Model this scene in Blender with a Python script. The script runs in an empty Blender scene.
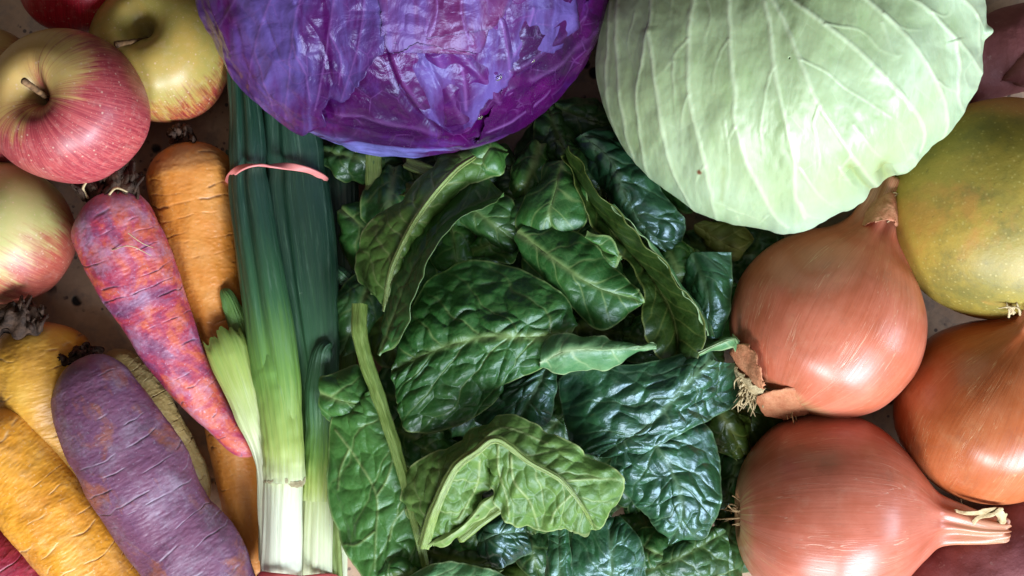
import bpy, math, random
import numpy as np
from mathutils import Vector
random.seed(4)
rng = np.random.default_rng(11)
SC = bpy.context.scene
COL = SC.collection

# ------------------------------------------------------------------ camera frame: metres, table at z = 0
H = 0.75
S = 0.461 / 0.69 / 1024
def P(px, py, zmm):
    d = H - zmm * .001
    return np.array([(px - 512) * S * d, -(py - 288) * S * d, zmm * .001])
def PX(zmm):                       # metres per photo pixel at that height
    return S * (H - zmm * .001)
CAM = np.array([0, 0, H])

# ------------------------------------------------------------------ noise
def _h(ix, iy, iz, k=0.0):
    v = np.sin(ix * 127.1 + iy * 311.7 + iz * 74.7 + k * 53.3) * 43758.5453
    return v - np.floor(v)
def vnoise(p, k=0.0):
    i = np.floor(p); f = p - i; f = f * f * f * (f * (f * 6 - 15) + 10)
    x, y, z = i[..., 0], i[..., 1], i[..., 2]; fx, fy, fz = f[..., 0], f[..., 1], f[..., 2]
    def L(a, b, t): return a + (b - a) * t
    c = [[[_h(x + a, y + b, z + c_, k) for c_ in (0, 1)] for b in (0, 1)] for a in (0, 1)]
    return L(L(L(c[0][0][0], c[0][0][1], fz), L(c[0][1][0], c[0][1][1], fz), fy),
             L(L(c[1][0][0], c[1][0][1], fz), L(c[1][1][0], c[1][1][1], fz), fy), fx) * 2 - 1
def fbm(p, octv=4, k=0.0):
    s = 0; a = 1.0; n = 0
    for o in range(octv):
        s = s + a * vnoise(p * 2 ** o + o * 7.3, k); n += a; a *= .5
    return s / n
def worley(x, y, k=0.0):           # F1, F2 in 2-D
    ix, iy = np.floor(x), np.floor(y)
    f1 = np.full(x.shape, 9.0); f2 = np.full(x.shape, 9.0)
    for a in (-1, 0, 1):
        for b in (-1, 0, 1):
            cx, cy = ix + a, iy + b
            dx = cx + .1 + .8 * _h(cx, cy, 0 * cx, k) - x; dy = cy + .1 + .8 * _h(cx, cy, 0 * cx + 3, k) - y
            d = np.sqrt(dx * dx + dy * dy)
            f2 = np.minimum(f2, np.maximum(f1, d)); f1 = np.minimum(f1, d)
    return f1, f2
def sst(a, b, x):
    t = np.clip((x - a) / (b - a), 0, 1); return t * t * (3 - 2 * t)
def crom(pts, n, closed=False):
    """Catmull-Rom through the points, n samples spread by chord length."""
    p = np.array(pts, float)
    if len(p) == 2:
        return p[0] + (p[1] - p[0]) * np.linspace(0, 1, n)[:, None]
    k = np.concatenate([[0], np.cumsum(np.sqrt(np.linalg.norm(np.diff(p[:, :min(3, p.shape[1])], axis=0), axis=1)) + 1e-9)])
    k2 = np.concatenate([[0], np.cumsum(np.linalg.norm(np.diff(p[:, :min(3, p.shape[1])], axis=0), axis=1) + 1e-9)])
    e = np.vstack([2 * p[0] - p[1], p, 2 * p[-1] - p[-2]])
    t = np.linspace(0, k2[-1], n)
    i = np.clip(np.searchsorted(k2, t, side='right') - 1, 0, len(p) - 2)
    f = ((t - k2[i]) / (k2[i + 1] - k2[i]))[:, None]
    a, b, c, d = e[i], e[i + 1], e[i + 2], e[i + 3]
    return .5 * (2 * b + (c - a) * f + (2 * a - 5 * b + 4 * c - d) * f ** 2 + (3 * b - a - 3 * c + d) * f ** 3)
def gnorm(V, wrap):
    if wrap:
        du = np.roll(V, -1, 0) - np.roll(V, 1, 0)
    else:
        du = np.gradient(V, axis=0)
    dv = np.gradient(V, axis=1)
    n = np.cross(du, dv)
    return n / (np.linalg.norm(n, axis=-1, keepdims=True) + 1e-12)
def polydist(x, y, pts):
    """distance from every (x, y) to a polyline, and the parameter 0..1 along it."""
    p = np.array(pts, float); d = np.full(x.shape, 1e9); tt = np.zeros(x.shape)
    L = np.concatenate([[0], np.cumsum(np.linalg.norm(np.diff(p, axis=0), axis=1))])
    for i in range(len(p) - 1):
        ax, ay = p[i]; bx, by = p[i + 1]; vx, vy = bx - ax, by - ay; l2 = vx * vx + vy * vy + 1e-9
        t = np.clip(((x - ax) * vx + (y - ay) * vy) / l2, 0, 1)
        q = np.hypot(x - ax - t * vx, y - ay - t * vy)
        m = q < d; d = np.where(m, q, d); tt = np.where(m, (L[i] + t * math.sqrt(l2)) / L[-1], tt)
    return d, tt

# ------------------------------------------------------------------ scene objects
def tag(o, label=None, cat=None, group=None, kind=None):
    if label: o['label'] = label
    if cat: o['category'] = cat
    if group: o['group'] = group
    if kind: o['kind'] = kind
    return o
def thing(name, label, cat, loc, group=None):
    o = bpy.data.objects.new(name, None); COL.objects.link(o)
    o.empty_display_size = .01; o.location = Vector(loc)
    return tag(o, label, cat, group)
def grid(name, V, mat, parent=None, wrap=False, attrs=None, thick=0.0, tone=None):
    nu, nv = V.shape[:2]
    off = np.array(parent.location) if parent is not None else np.zeros(3)
    if parent is not None and parent.parent is not None: off = off + np.array(parent.parent.location)
    me = bpy.data.meshes.new(name)
    idx = np.arange(nu * nv).reshape(nu, nv)
    if wrap: idx = np.vstack([idx, idx[:1]])
    q = np.stack([idx[:-1, :-1], idx[1:, :-1], idx[1:, 1:], idx[:-1, 1:]], -1).reshape(-1, 4)
    me.vertices.add(nu * nv); me.vertices.foreach_set('co', (V.reshape(-1, 3) - off).astype(np.float32).ravel())
    me.loops.add(q.size); me.loops.foreach_set('vertex_index', q.astype(np.int32).ravel())
    me.polygons.add(len(q)); me.polygons.foreach_set('loop_start', np.arange(0, q.size, 4, dtype=np.int32))
    me.polygons.foreach_set('use_smooth', np.ones(len(q), bool))
    me.update(calc_edges=True)
    for k, a in (attrs or {}).items():
        a = np.asarray(a)
        if a.ndim == 3:
            t = me.attributes.new(k, 'FLOAT_VECTOR', 'POINT'); t.data.foreach_set('vector', a.astype(np.float32).ravel())
        else:
            t = me.attributes.new(k, 'FLOAT', 'POINT'); t.data.foreach_set('value', np.broadcast_to(a, (nu, nv)).astype(np.float32).ravel())
    me.materials.append(mat)
    o = bpy.data.objects.new(name, me); COL.objects.link(o)
    if parent is not None: o.parent = parent
    if thick:
        m = o.modifiers.new('thickness', 'SOLIDIFY'); m.thickness = thick; m.offset = 0; m.use_even_offset = False
    if tone is not None: o['tone'] = float(tone)
    return o
def join_grids(name, Vs, mat, parent, wrap=True):
    """several strands of one part in one mesh"""
    off = np.array(parent.location)
    vs, fs, n = [], [], 0
    for V in Vs:
        nu, nv = V.shape[:2]; idx = np.arange(nu * nv).reshape(nu, nv) + n
        if wrap: idx = np.vstack([idx, idx[:1]])
        fs.append(np.stack([idx[:-1, :-1], idx[1:, :-1], idx[1:, 1:], idx[:-1, 1:]], -1).reshape(-1, 4))
        vs.append(V.reshape(-1, 3) - off); n += nu * nv
    me = bpy.data.meshes.new(name)
    me.from_pydata(np.vstack(vs).tolist(), [], np.vstack(fs).tolist())
    me.polygons.foreach_set('use_smooth', np.ones(len(me.polygons), bool))
    me.materials.append(mat)
    o = bpy.data.objects.new(name, me); COL.objects.link(o); o.parent = parent
    return o

# ------------------------------------------------------------------ materials
class M:
    def __init__(s, name, rough=.5, spec=.5, coat=0.0, coat_rough=.2, sss=0.0):
        s.m = bpy.data.materials.new(name); s.m.use_nodes = True
        s.t = s.m.node_tree; s.b = s.t.nodes['Principled BSDF']; s.out = s.t.nodes['Material Output']
        s.set('Roughness', rough); s.set('Specular IOR Level', spec)
        s.set('Coat Weight', coat); s.set('Coat Roughness', coat_rough)
        if sss:
            s.set('Subsurface Weight', sss); s.b.inputs['Subsurface Radius'].default_value = (1, .5, .3); s.b.inputs['Subsurface Scale'].default_value = .004
    def n(s, t): return s.t.nodes.new(t)
    def put(s, sock, v):
        if isinstance(v, bpy.types.NodeSocket): s.t.links.new(v, sock)
        elif isinstance(v, tuple) and len(v) == 3 and sock.type == 'RGBA': sock.default_value = (*v, 1)
        else: sock.default_value = v
    def set(s, k, v): s.put(s.b.inputs[k], v)
    def attr(s, name, kind='GEOMETRY', out='Fac'):
        a = s.n('ShaderNodeAttribute'); a.attribute_name = name; a.attribute_type = kind; return a.outputs[out]
    def obj(s): return s.n('ShaderNodeTexCoord').outputs['Object']
    def vec(s, v, scale):
        m = s.n('ShaderNodeVectorMath'); m.operation = 'MULTIPLY'; s.put(m.inputs[0], v); m.inputs[1].default_value = scale; return m.outputs[0]
    def noise(s, v, scale, detail=4, rough=.6, dist=0.0):
        a = s.n('ShaderNodeTexNoise'); s.put(a.inputs['Vector'], v); a.inputs['Scale'].default_value = scale
        a.inputs['Detail'].default_value = detail; a.inputs['Roughness'].default_value = rough; a.inputs['Distortion'].default_value = dist
        return a.outputs['Fac']
    def vor(s, v, scale, feature='F1', rnd=1.0, out='Distance'):
        a = s.n('ShaderNodeTexVoronoi'); a.feature = feature; s.put(a.inputs['Vector'], v); a.inputs['Scale'].default_value = scale
        a.inputs['Randomness'].default_value = rnd; return a.outputs[out]
    def ramp(s, f, stops):
        r = s.n('ShaderNodeValToRGB'); s.put(r.inputs[0], f); e = r.color_ramp.elements
        while len(e) < len(stops): e.new(.5)
        for x, (p, c) in zip(e, stops):
            x.position = p; x.color = (*c, 1) if isinstance(c, tuple) else (c, c, c, 1)
        return r.outputs[0]
    def rmp(s, f, a, b, c=0.0, d=1.0):
        r = s.n('ShaderNodeMapRange'); s.put(r.inputs[0], f)
        for i, v in enumerate((a, b, c, d)): r.inputs[i + 1].default_value = v
        r.interpolation_type = 'SMOOTHSTEP'; return r.outputs[0]
    def mix(s, f, a, b, mode='MIX'):
        m = s.n('ShaderNodeMix'); m.data_type = 'RGBA'; m.blend_type = mode
        s.put(m.inputs[0], f); s.put(m.inputs[6], a); s.put(m.inputs[7], b); return m.outputs[2]
    def mth(s, op, a, b=0.0, c=0.0):
        m = s.n('ShaderNodeMath'); m.operation = op; s.put(m.inputs[0], a); s.put(m.inputs[1], b); s.put(m.inputs[2], c); return m.outputs[0]
    def bump(s, h, dist, strength=1.0, prev=None):
        b = s.n('ShaderNodeBump'); s.put(b.inputs['Height'], h); b.inputs['Distance'].default_value = dist; b.inputs['Strength'].default_value = strength
        if prev: s.t.links.new(prev, b.inputs['Normal'])
        s.t.links.new(b.outputs[0], s.b.inputs['Normal']); return b.outputs[0]
    def translucent(s, f, col):
        t = s.n('ShaderNodeBsdfTranslucent'); s.put(t.inputs[0], col); x = s.n('ShaderNodeMixShader'); x.inputs[0].default_value = f
        s.t.links.new(s.b.outputs[0], x.inputs[1]); s.t.links.new(t.outputs[0], x.inputs[2]); s.t.links.new(x.outputs[0], s.out.inputs[0])

def mat_stone():
    m = M('speckled_stone', .55, .3); o = m.obj()
    a = m.noise(o, 14, 6, .65); c = m.ramp(a, [(.3, (.26, .16, .10)), (.5, (.47, .31, .20)), (.68, (.62, .44, .31))])
    b = m.noise(o, 90, 5, .7); c = m.mix(m.rmp(b, .45, .7), c, (.30, .22, .17))
    v = m.vor(o, 75); n2 = m.noise(o, 30, 2)
    pit = m.mth('MULTIPLY', m.rmp(v, .18, .27, 1, 0), m.rmp(n2, .46, .52))
    v2 = m.vor(o, 260); sp = m.mth('MULTIPLY', m.rmp(v2, .18, .3, 1, 0), m.rmp(m.noise(o, 60, 2), .5, .6))
    c = m.mix(sp, c, (.13, .09, .075)); c = m.mix(pit, c, (.012, .010, .010))
    m.set('Base Color', c); m.bump(m.mth('SUBTRACT', m.mth('MULTIPLY', b, .3), pit), .0015, .6); return m.m
def mat_apple(name, ground, ground2, blush, deep, lo, hi, seed):
    m = M(name, .40, .5, .06, .25, .10); o = m.obj(); cy = m.attr('cyl', out='Vector'); v = m.attr('v')
    st = m.noise(m.vec(cy, (12, 12, 2.2)), 1.0, 5, .65); st2 = m.noise(m.vec(cy, (45, 45, 3)), 1.0, 3, .6)
    big = m.noise(m.vec(cy, (1.1, 1.1, .8)), 1.0 + seed * .07, 2, .5)
    g = m.mix(m.rmp(m.noise(o, 35, 4), .35, .65), ground, ground2)
    side = m.mth('ADD', m.mth('MULTIPLY', big, .9), m.mth('ADD', m.mth('MULTIPLY', v, .45), m.attr('bl')))
    f = m.mth('ADD', side, m.mth('MULTIPLY', m.mth('SUBTRACT', st, .5), .80))
    f = m.mth('ADD', f, m.mth('MULTIPLY', m.mth('SUBTRACT', st2, .5), .40))
    k = m.rmp(f, lo, hi)
    red = m.mix(m.rmp(st2, .35, .65), blush, deep)
    c = m.mix(k, g, red)
    d = m.vor(o, 330); dn = m.rmp(m.noise(o, 120, 2), .42, .58)
    dots = m.mth('MULTIPLY', m.rmp(d, .10, .20, 1, 0), dn)
    c = m.mix(m.mth('MULTIPLY', dots, .5), c, (.72, .50, .36))
    c = m.mix(m.mth('MULTIPLY', m.rmp(m.noise(o, 300, 3), .5, .75), .12), c, (.75, .55, .45))
    cav = m.attr('cavity'); c = m.mix(m.mth('MULTIPLY', cav, m.rmp(m.noise(o, 160, 4), .35, .6, .45, .9)), c, (.20, .14, .06))
    c = m.mix(m.mth('MULTIPLY', m.rmp(m.vor(o, 720), .10, .2, 1, 0), .3), c, (.70, .48, .34))
    m.set('Base Color', c); m.bump(m.noise(o, 90, 4), .0006, .25); return m.m
def mat_wood():
    m = M('apple_stem_bark', .7, .3); o = m.obj()
    m.set('Base Color', m.ramp(m.noise(o, 300, 4), [(.3, (.05, .025, .012)), (.7, (.26, .14, .06))])); m.bump(m.noise(o, 500, 3), .0006, .6); return m.m
def mat_carrot(name, stops, ringdark, bloom_or_sheen, bloomf, rough=.5, lnf=.55, dsf=.5, bumpf=.42):
    m = M(name, rough, .45, .08, .3, .06); o = m.obj(); cy = m.attr('cyl', out='Vector')
    a = m.noise(o, 38, 7, .62, .5)
    c = m.ramp(a, stops)
    ring = m.noise(m.vec(cy, (1.3, 1.3, 10)), 1.0, 4, .62)
    fine = m.noise(m.vec(cy, (4, 4, 42)), 1.0, 3, .6)
    c = m.mix(m.mth('MULTIPLY', m.rmp(fine, .52, .75), .10), c, bloom_or_sheen)
    c = m.mix(m.mth('MULTIPLY', m.rmp(ring, .68, .74), .4), c, ringdark)
    ln = m.attr('ring'); ds = m.attr('dash')
    c = m.mix(m.mth('MULTIPLY', ln, lnf), c, bloom_or_sheen); c = m.mix(m.mth('MULTIPLY', ds, dsf), c, ringdark)
    b = m.noise(o, 60, 7, .72)
    c = m.mix(m.mth('MULTIPLY', m.rmp(b, .46, .68), bloomf), c, bloom_or_sheen)
    dirt = m.rmp(m.noise(o, 130, 6, .75), .66, .74); c = m.mix(m.mth('MULTIPLY', dirt, .7), c, ringdark)
    fl = m.rmp(m.noise(o, 800, 3), .62, .70); c = m.mix(m.mth('MULTIPLY', fl, .5), c, bloom_or_sheen)
    top = m.attr('top'); c = m.mix(m.mth('MULTIPLY', top, m.rmp(m.noise(o, 150, 4), .3, .6)), c, m.mix(.5, ringdark, bloom_or_sheen))
    m.set('Base Color', c)
    h = m.mth('ADD', m.mth('MULTIPLY', ring, -.2), m.mth('ADD', m.mth('MULTIPLY', b, .55), m.mth('MULTIPLY', m.noise(o, 420, 4, .7), .22)))
    m.bump(h, .0009, bumpf); return m.m
def mat_dry(name, c0, c1, rough=.8):
    m = M(name, rough, .25); o = m.obj()
    m.set('Base Color', m.ramp(m.noise(o, 180, 5, .7), [(.3, c0), (.7, c1)])); m.bump(m.noise(o, 420, 4), .0012, .7); return m.m
def mat_leek():
    m = M('leek_skin', .36, .5, .15, .25, .08); cy = m.attr('cyl', out='Vector'); g = m.attr('g'); o = m.obj()
    st = m.noise(m.vec(cy, (52, 52, 1.3)), 1.0, 4, .65); st2 = m.noise(m.vec(cy, (9, 9, .9)), 1.0, 3)
    f = m.mth('ADD', g, m.mth('MULTIPLY', m.mth('SUBTRACT', st, .5), m.rmp(g, .0, .4, .06, .26))); f = m.mth('ADD', f, m.mth('MULTIPLY', m.mth('SUBTRACT', st2, .5), .16))
    c = m.ramp(f, [(.02, (.72, .73, .56)), (.16, (.58, .62, .34)), (.32, (.36, .44, .10)), (.5, (.14, .27, .045)), (.72, (.035, .11, .040)), (.95, (.010, .042, .024))])
    c = m.mix(m.mth('MULTIPLY', m.rmp(m.noise(m.vec(cy, (5, 5, .7)), 1.2, 6, .72), .52, .72), .28), c, (.20, .30, .22))
    c = m.mix(m.mth('MULTIPLY', m.mth('MULTIPLY', m.rmp(st, .54, .72), m.rmp(g, .4, .8)), .45), c, (.085, .19, .085))
    c = m.mix(m.mth('MULTIPLY', m.rmp(m.noise(o, 220, 4, .7), .70, .76), .5), c, (.40, .42, .34))
    m.set('Base Color', c); m.bump(st, .0006, .5); return m.m
def mat_spinach(name, dark, lite, vein, rough, spec, coat, tr):
    m = M(name, rough, spec, coat, .22); ab = m.attr('ab', out='Vector'); o = m.obj()
    vn = m.attr('vein'); ed = m.attr('edge'); tone = m.attr('tone', 'OBJECT')
    a = m.noise(ab, 1.1, 5, .6); c = m.mix(m.rmp(m.mth('ADD', a, tone), .35, .75), dark, lite)
    cell = m.vor(ab, 4.5, 'DISTANCE_TO_EDGE'); fv = m.rmp(cell, .0, .06, 1, 0)
    c = m.mix(m.mth('MULTIPLY', fv, .14), c, vein)
    c = m.mix(m.mth('MULTIPLY', m.attr('puff'), .30), c, dark, 'MIX')
    c = m.mix(m.mth('MULTIPLY', vn, .9), c, vein); c = m.mix(m.mth('MULTIPLY', ed, .7), c, vein)
    c = m.mix(m.mth('MULTIPLY', m.rmp(m.noise(ab, 2.3, 5, .7), .60, .78), .22), c, (.16, .17, .05))
    m.set('Base Color', c)
    m.set('Roughness', m.mth('ADD', m.mth('MULTIPLY', m.noise(ab, 5, 4), .25), rough - .12))
    m.b.inputs['Specular Tint'].default_value = (.62, .82, 1.0, 1) if 'blue' in name else (.85, .95, 1.0, 1)  # blue tint here stands in for sky sheen from the window
    b = m.bump(m.mth('ADD', m.rmp(cell, 0, .16), m.mth('MULTIPLY', m.noise(ab, 9, 3), .5)), .0004, .12)
    m.translucent(tr, m.mix(.65, c, (.20, .38, .03))); return m.m
def mat_stalk():
    m = M('spinach_stalk_skin', .42, .5, .1, .3, .1); cy = m.attr('cyl', out='Vector'); o = m.obj(); tone = m.attr('tone', 'OBJECT')
    st = m.noise(m.vec(cy, (8, 8, 1.2)), 1.0, 4, .6)
    c = m.ramp(m.mth('ADD', st, tone), [(.25, (.07, .12, .02)), (.5, (.13, .20, .035)), (.75, (.24, .32, .09))])
    c = m.mix(m.mth('MULTIPLY', m.rmp(m.noise(o, 120, 5, .7), .58, .72), .35), c, (.12, .13, .03))
    m.set('Base Color', c); m.bump(st, .0006, .6); return m.m
def mat_redcab(name, base, base2, bloom_or_sheen, bf, rough, bs=(.75, .28, 1), th=(.38, .66)):  # pale patches: waxy bloom plus the blue window sheen painted into the colour
    m = M(name, rough, .36, .0, .25, .0); m.b.inputs['Specular Tint'].default_value = (.62, .66, 1.0, 1); o = m.obj(); vn = m.attr('vein'); ab = m.attr('ab', out='Vector')
    a = m.noise(o, 22, 6, .62, .4); c = m.mix(m.rmp(a, .35, .68), base, base2)
    b = m.noise(m.vec(ab, bs), .9, 5, .55, .6)
    c = m.mix(m.mth('MULTIPLY', m.rmp(b, *th), bf), c, bloom_or_sheen)
    cell = m.vor(ab, 1.1, 'DISTANCE_TO_EDGE'); nv = m.mth('MULTIPLY', m.rmp(cell, 0, .035, 1, 0), m.rmp(m.noise(ab, .8, 3), .45, .6))
    c = m.mix(m.mth('MULTIPLY', nv, .22), c, (.20, .07, .26))
    c = m.mix(m.mth('MULTIPLY', m.attr('rim'), .5), c, (.022, .003, .04)); c = m.mix(m.mth('MULTIPLY', vn, .45), c, (.22, .09, .30))
    sp = m.rmp(m.noise(o, 700, 2), .70, .76); c = m.mix(m.mth('MULTIPLY', sp, .2), c, (.4, .3, .55))
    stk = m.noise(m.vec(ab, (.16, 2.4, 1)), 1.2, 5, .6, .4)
    c = m.mix(m.mth('MULTIPLY', m.attr('rim_sheen'), m.rmp(stk, .38, .56)), c, (.15, .15, .42))  # blue window sheen painted along the lower rim of the head
    ck = m.attr('crack_or_shade'); c = m.mix(m.mth('MULTIPLY', ck, .9), c, (.035, .006, .06))  # dark lines: leaf cracks, and crease shade painted along the grooves of the head
    m.set('Base Color', c)
    m.set('Roughness', m.rmp(b, .3, .7, rough + .03, rough + .14))
    m.bump(m.mth('ADD', m.mth('MULTIPLY', m.noise(ab, 1.3, 4, .5, .5), 1.0), m.rmp(cell, 0, .2, 0, .12)), .0024, .45); return m.m
def mat_greencab():
    m = M('green_cabbage_leaf', .40, .45, .15, .3, .12); o = m.obj(); vn = m.attr('vein'); ab = m.attr('ab', out='Vector')
    a = m.noise(o, 16, 5, .6); c = m.ramp(a, [(.3, (.265, .345, .155)), (.52, (.335, .425, .225)), (.72, (.39, .485, .31))])
    r = m.attr('rim'); c = m.mix(m.mth('MULTIPLY', r, .55), c, (.38, .50, .36))
    b = m.noise(m.vec(ab, (1, .35, 1)), 1.5, 6, .7, .3); c = m.mix(m.mth('MULTIPLY', m.rmp(b, .5, .75), .35), c, (.26, .40, .14))
    cell = m.vor(m.vec(ab, (1, .6, 1)), .9, 'DISTANCE_TO_EDGE'); nv = m.mth('MULTIPLY', m.rmp(cell, 0, .03, 1, 0), m.rmp(m.noise(ab, .7, 3), .45, .6))
    c = m.mix(m.mth('MULTIPLY', nv, .10), c, (.62, .72, .48)); c = m.mix(m.mth('MULTIPLY', vn, .6), c, (.56, .64, .42))
    c = m.mix(m.attr('spot'), c, (.16, .05, .02)); c = m.mix(m.mth('MULTIPLY', m.attr('olive'), .7), c, (.20, .24, .06))
    fl = m.rmp(m.noise(o, 210, 5, .75), .67, .73); c = m.mix(m.mth('MULTIPLY', fl, .45), c, (.22, .28, .10))
    m.set('Base Color', c); m.bump(m.mth('ADD', m.noise(m.vec(ab, (1, .5, 1)), 1.8, 4, .5), m.rmp(cell, 0, .12, 0, .08)), .0016, .35); return m.m
def mat_onion(name, stops, streak, seed):
    m = M(name, .36, .5, .08, .25, .06); cy = m.attr('cyl', out='Vector'); o = m.obj(); v = m.attr('v')
    w = m.noise(m.vec(cy, (2, 2, 2)), 1.0, 2)
    st = m.noise(m.vec(cy, (22, 22, .6)), 1 + seed * .03, 4, .62, .1); st2 = m.noise(m.vec(cy, (60, 60, 1.6)), 1.0, 3, .6)
    big = m.noise(m.vec(cy, (2.0, 2.0, 1.6)), 1 + seed * .11, 4, .6)
    f = m.mth('ADD', m.mth('MULTIPLY', big, .72), m.mth('MULTIPLY', st, .28))
    c = m.ramp(f, stops)
    zc = m.noise(m.vec(cy, (7, 7, .45)), 1 + seed * .05, 3, .55); zc = m.rmp(m.mth('ABSOLUTE', m.mth('SUBTRACT', m.mth('FRACT', m.mth('MULTIPLY', zc, 11.0)), .5)), .0, .075, 1, 0)
    ln = m.mth('MULTIPLY', zc, m.rmp(m.noise(m.vec(cy, (4, 4, 1.6)), 1.0, 3), .45, .62)); c = m.mix(m.mth('MULTIPLY', ln, .85), c, streak)
    z2 = m.noise(m.vec(cy, (10, 10, .35)), 1 + seed * .09, 2, .5); z2 = m.rmp(m.mth('ABSOLUTE', m.mth('SUBTRACT', m.mth('FRACT', m.mth('MULTIPLY', z2, 17.0)), .5)), .0, .10, 1, 0)
    c = m.mix(m.mth('MULTIPLY', m.mth('MULTIPLY', z2, m.rmp(m.noise(m.vec(cy, (5, 5, 2.6)), 1.3, 3), .42, .65)), .35), c, (.26, .055, .03))
    pp = m.noise(o, 75, 7, .72); c = m.mix(m.mth('MULTIPLY', m.rmp(pp, .5, .75), .30), c, streak)
    gr = m.rmp(m.noise(o, 520, 4, .7), .66, .74); c = m.mix(m.mth('MULTIPLY', gr, .35), c, (.22, .07, .04))
    dk = m.rmp(st2, .58, .72); c = m.mix(m.mth('MULTIPLY', dk, .10), c, (.22, .06, .03))
    nk = m.attr('neck'); c = m.mix(m.mth('MULTIPLY', nk, m.rmp(st, .3, .7, .5, 1)), c, m.mix(m.rmp(st2, .38, .6), (.34, .12, .06), (.58, .31, .17)))
    rt = m.attr('rootz'); c = m.mix(m.mth('MULTIPLY', rt, m.rmp(st, .3, .65)), c, (.55, .36, .16))
    sm = m.rmp(m.noise(o, 40, 6, .7), .56, .72); c = m.mix(m.mth('MULTIPLY', sm, .25), c, (.20, .10, .07))
    m.set('Base Color', c); m.set('Roughness', m.rmp(st2, .3, .7, .29, .38)); m.bump(m.mth('ADD', st, m.mth('ADD', m.mth('MULTIPLY', st2, .2), m.mth('MULTIPLY', ln, .8))), .0006, .18); return m.m
def mat_mango():
    m = M('mango_skin', .5, .45, .1, .3, .12); o = m.obj(); w = m.attr('warm')
    a = m.noise(o, 17, 5, .6)
    c = m.ramp(a, [(.28, (.23, .19, .03)), (.5, (.39, .27, .042)), (.72, (.50, .31, .055))])
    c = m.mix(m.mth('MULTIPLY', m.rmp(m.mth('ADD', w, m.mth('MULTIPLY', a, .4)), .45, 1.0), .75), c, (.58, .22, .05))
    c = m.mix(m.mth('MULTIPLY', m.rmp(m.noise(o, 26, 7, .7), .46, .66), .75), c, (.14, .125, .03))
    d = m.rmp(m.vor(o, 380), .12, .26, 1, 0); c = m.mix(m.mth('MULTIPLY', d, .40), c, (.55, .44, .15))
    sp = m.mth('MULTIPLY', m.rmp(m.vor(o, 70), .07, .13, 1, 0), m.rmp(m.noise(o, 30, 2), .5, .6)); c = m.mix(m.mth('MULTIPLY', sp, .85), c, (.045, .030, .015))
    c = m.mix(m.mth('MULTIPLY', m.rmp(m.noise(o, 21, 5, .65, .6), .52, .66), .55), c, (.50, .22, .05)); c = m.mix(m.mth('MULTIPLY', m.rmp(m.noise(o, 160, 6, .75), .62, .72), .55), c, (.09, .075, .02))
    m.set('Base Color', c); m.bump(m.noise(o, 260, 5), .0008, .4); return m.m
def mat_sweet():
    m = M('sweet_potato_skin', .6, .35, 0, .3, .05); o = m.obj()
    a = m.noise(o, 24, 6, .65); c = m.ramp(a, [(.3, (.14, .035, .040)), (.55, (.25, .075, .075)), (.75, (.36, .15, .13))])
    c = m.mix(m.mth('MULTIPLY', m.rmp(m.noise(o, 300, 5, .75), .60, .72), .35), c, (.45, .30, .26))
    m.set('Base Color', c); m.bump(m.noise(o, 120, 6, .7), .0015, .5); return m.m
def mat_band(name, c0, c1):
    m = M(name, .45, .4, 0, .3, .1); o = m.obj(); m.set('Base Color', m.mix(m.noise(o, 120, 3), c0, c1)); return m.m
def mat_water():
    m = M('water', .02, .5); m.set('Transmission Weight', 1.0); m.set('IOR', 1.33); m.set('Base Color', (1, 1, 1)); return m.m

STONE = mat_stone()
STEMW = mat_wood()
LEEK = mat_leek()
SP = dict(
    dark=mat_spinach('spinach_glossy', (.015, .056, .013), (.038, .118, .022), (.13, .20, .06), .40, .6, .05, .16),
    blue=mat_spinach('spinach_blue_green_sheen', (.010, .044, .017), (.026, .102, .030), (.10, .18, .08), .36, .9, .12, .12),
    mid=mat_spinach('spinach_leaf', (.023, .098, .017), (.066, .190, .034), (.24, .34, .11), .41, .55, .05, .20),
    pale=mat_spinach('spinach_underside', (.085, .180, .032), (.170, .280, .062), (.36, .44, .17), .46, .4, .08, .24),
    teal=mat_spinach('spinach_pale_underside', (.075, .200, .075), (.16, .31, .13), (.35, .45, .22), .40, .45, .1, .22),
    olive=mat_spinach('spinach_olive', (.018, .045, .005), (.050, .085, .010), (.15, .18, .04), .42, .4, .1, .22),
    yellow=mat_spinach('spinach_yellowing', (.10, .11, .02), (.20, .20, .05), (.30, .28, .09), .5, .3, 0, .2))
STALK = mat_stalk()
DRYROOT = mat_dry('dry_onion_root', (.30, .17, .07), (.62, .44, .24))
FLAKE = mat_dry('dry_onion_skin', (.40, .13, .06), (.54, .24, .12), .5)
CROWN = mat_dry('withered_carrot_top', (.014, .008, .006), (.085, .045, .026))
PALEDRY = mat_dry('pale_dry_fibre', (.32, .22, .10), (.60, .48, .28))

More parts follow.
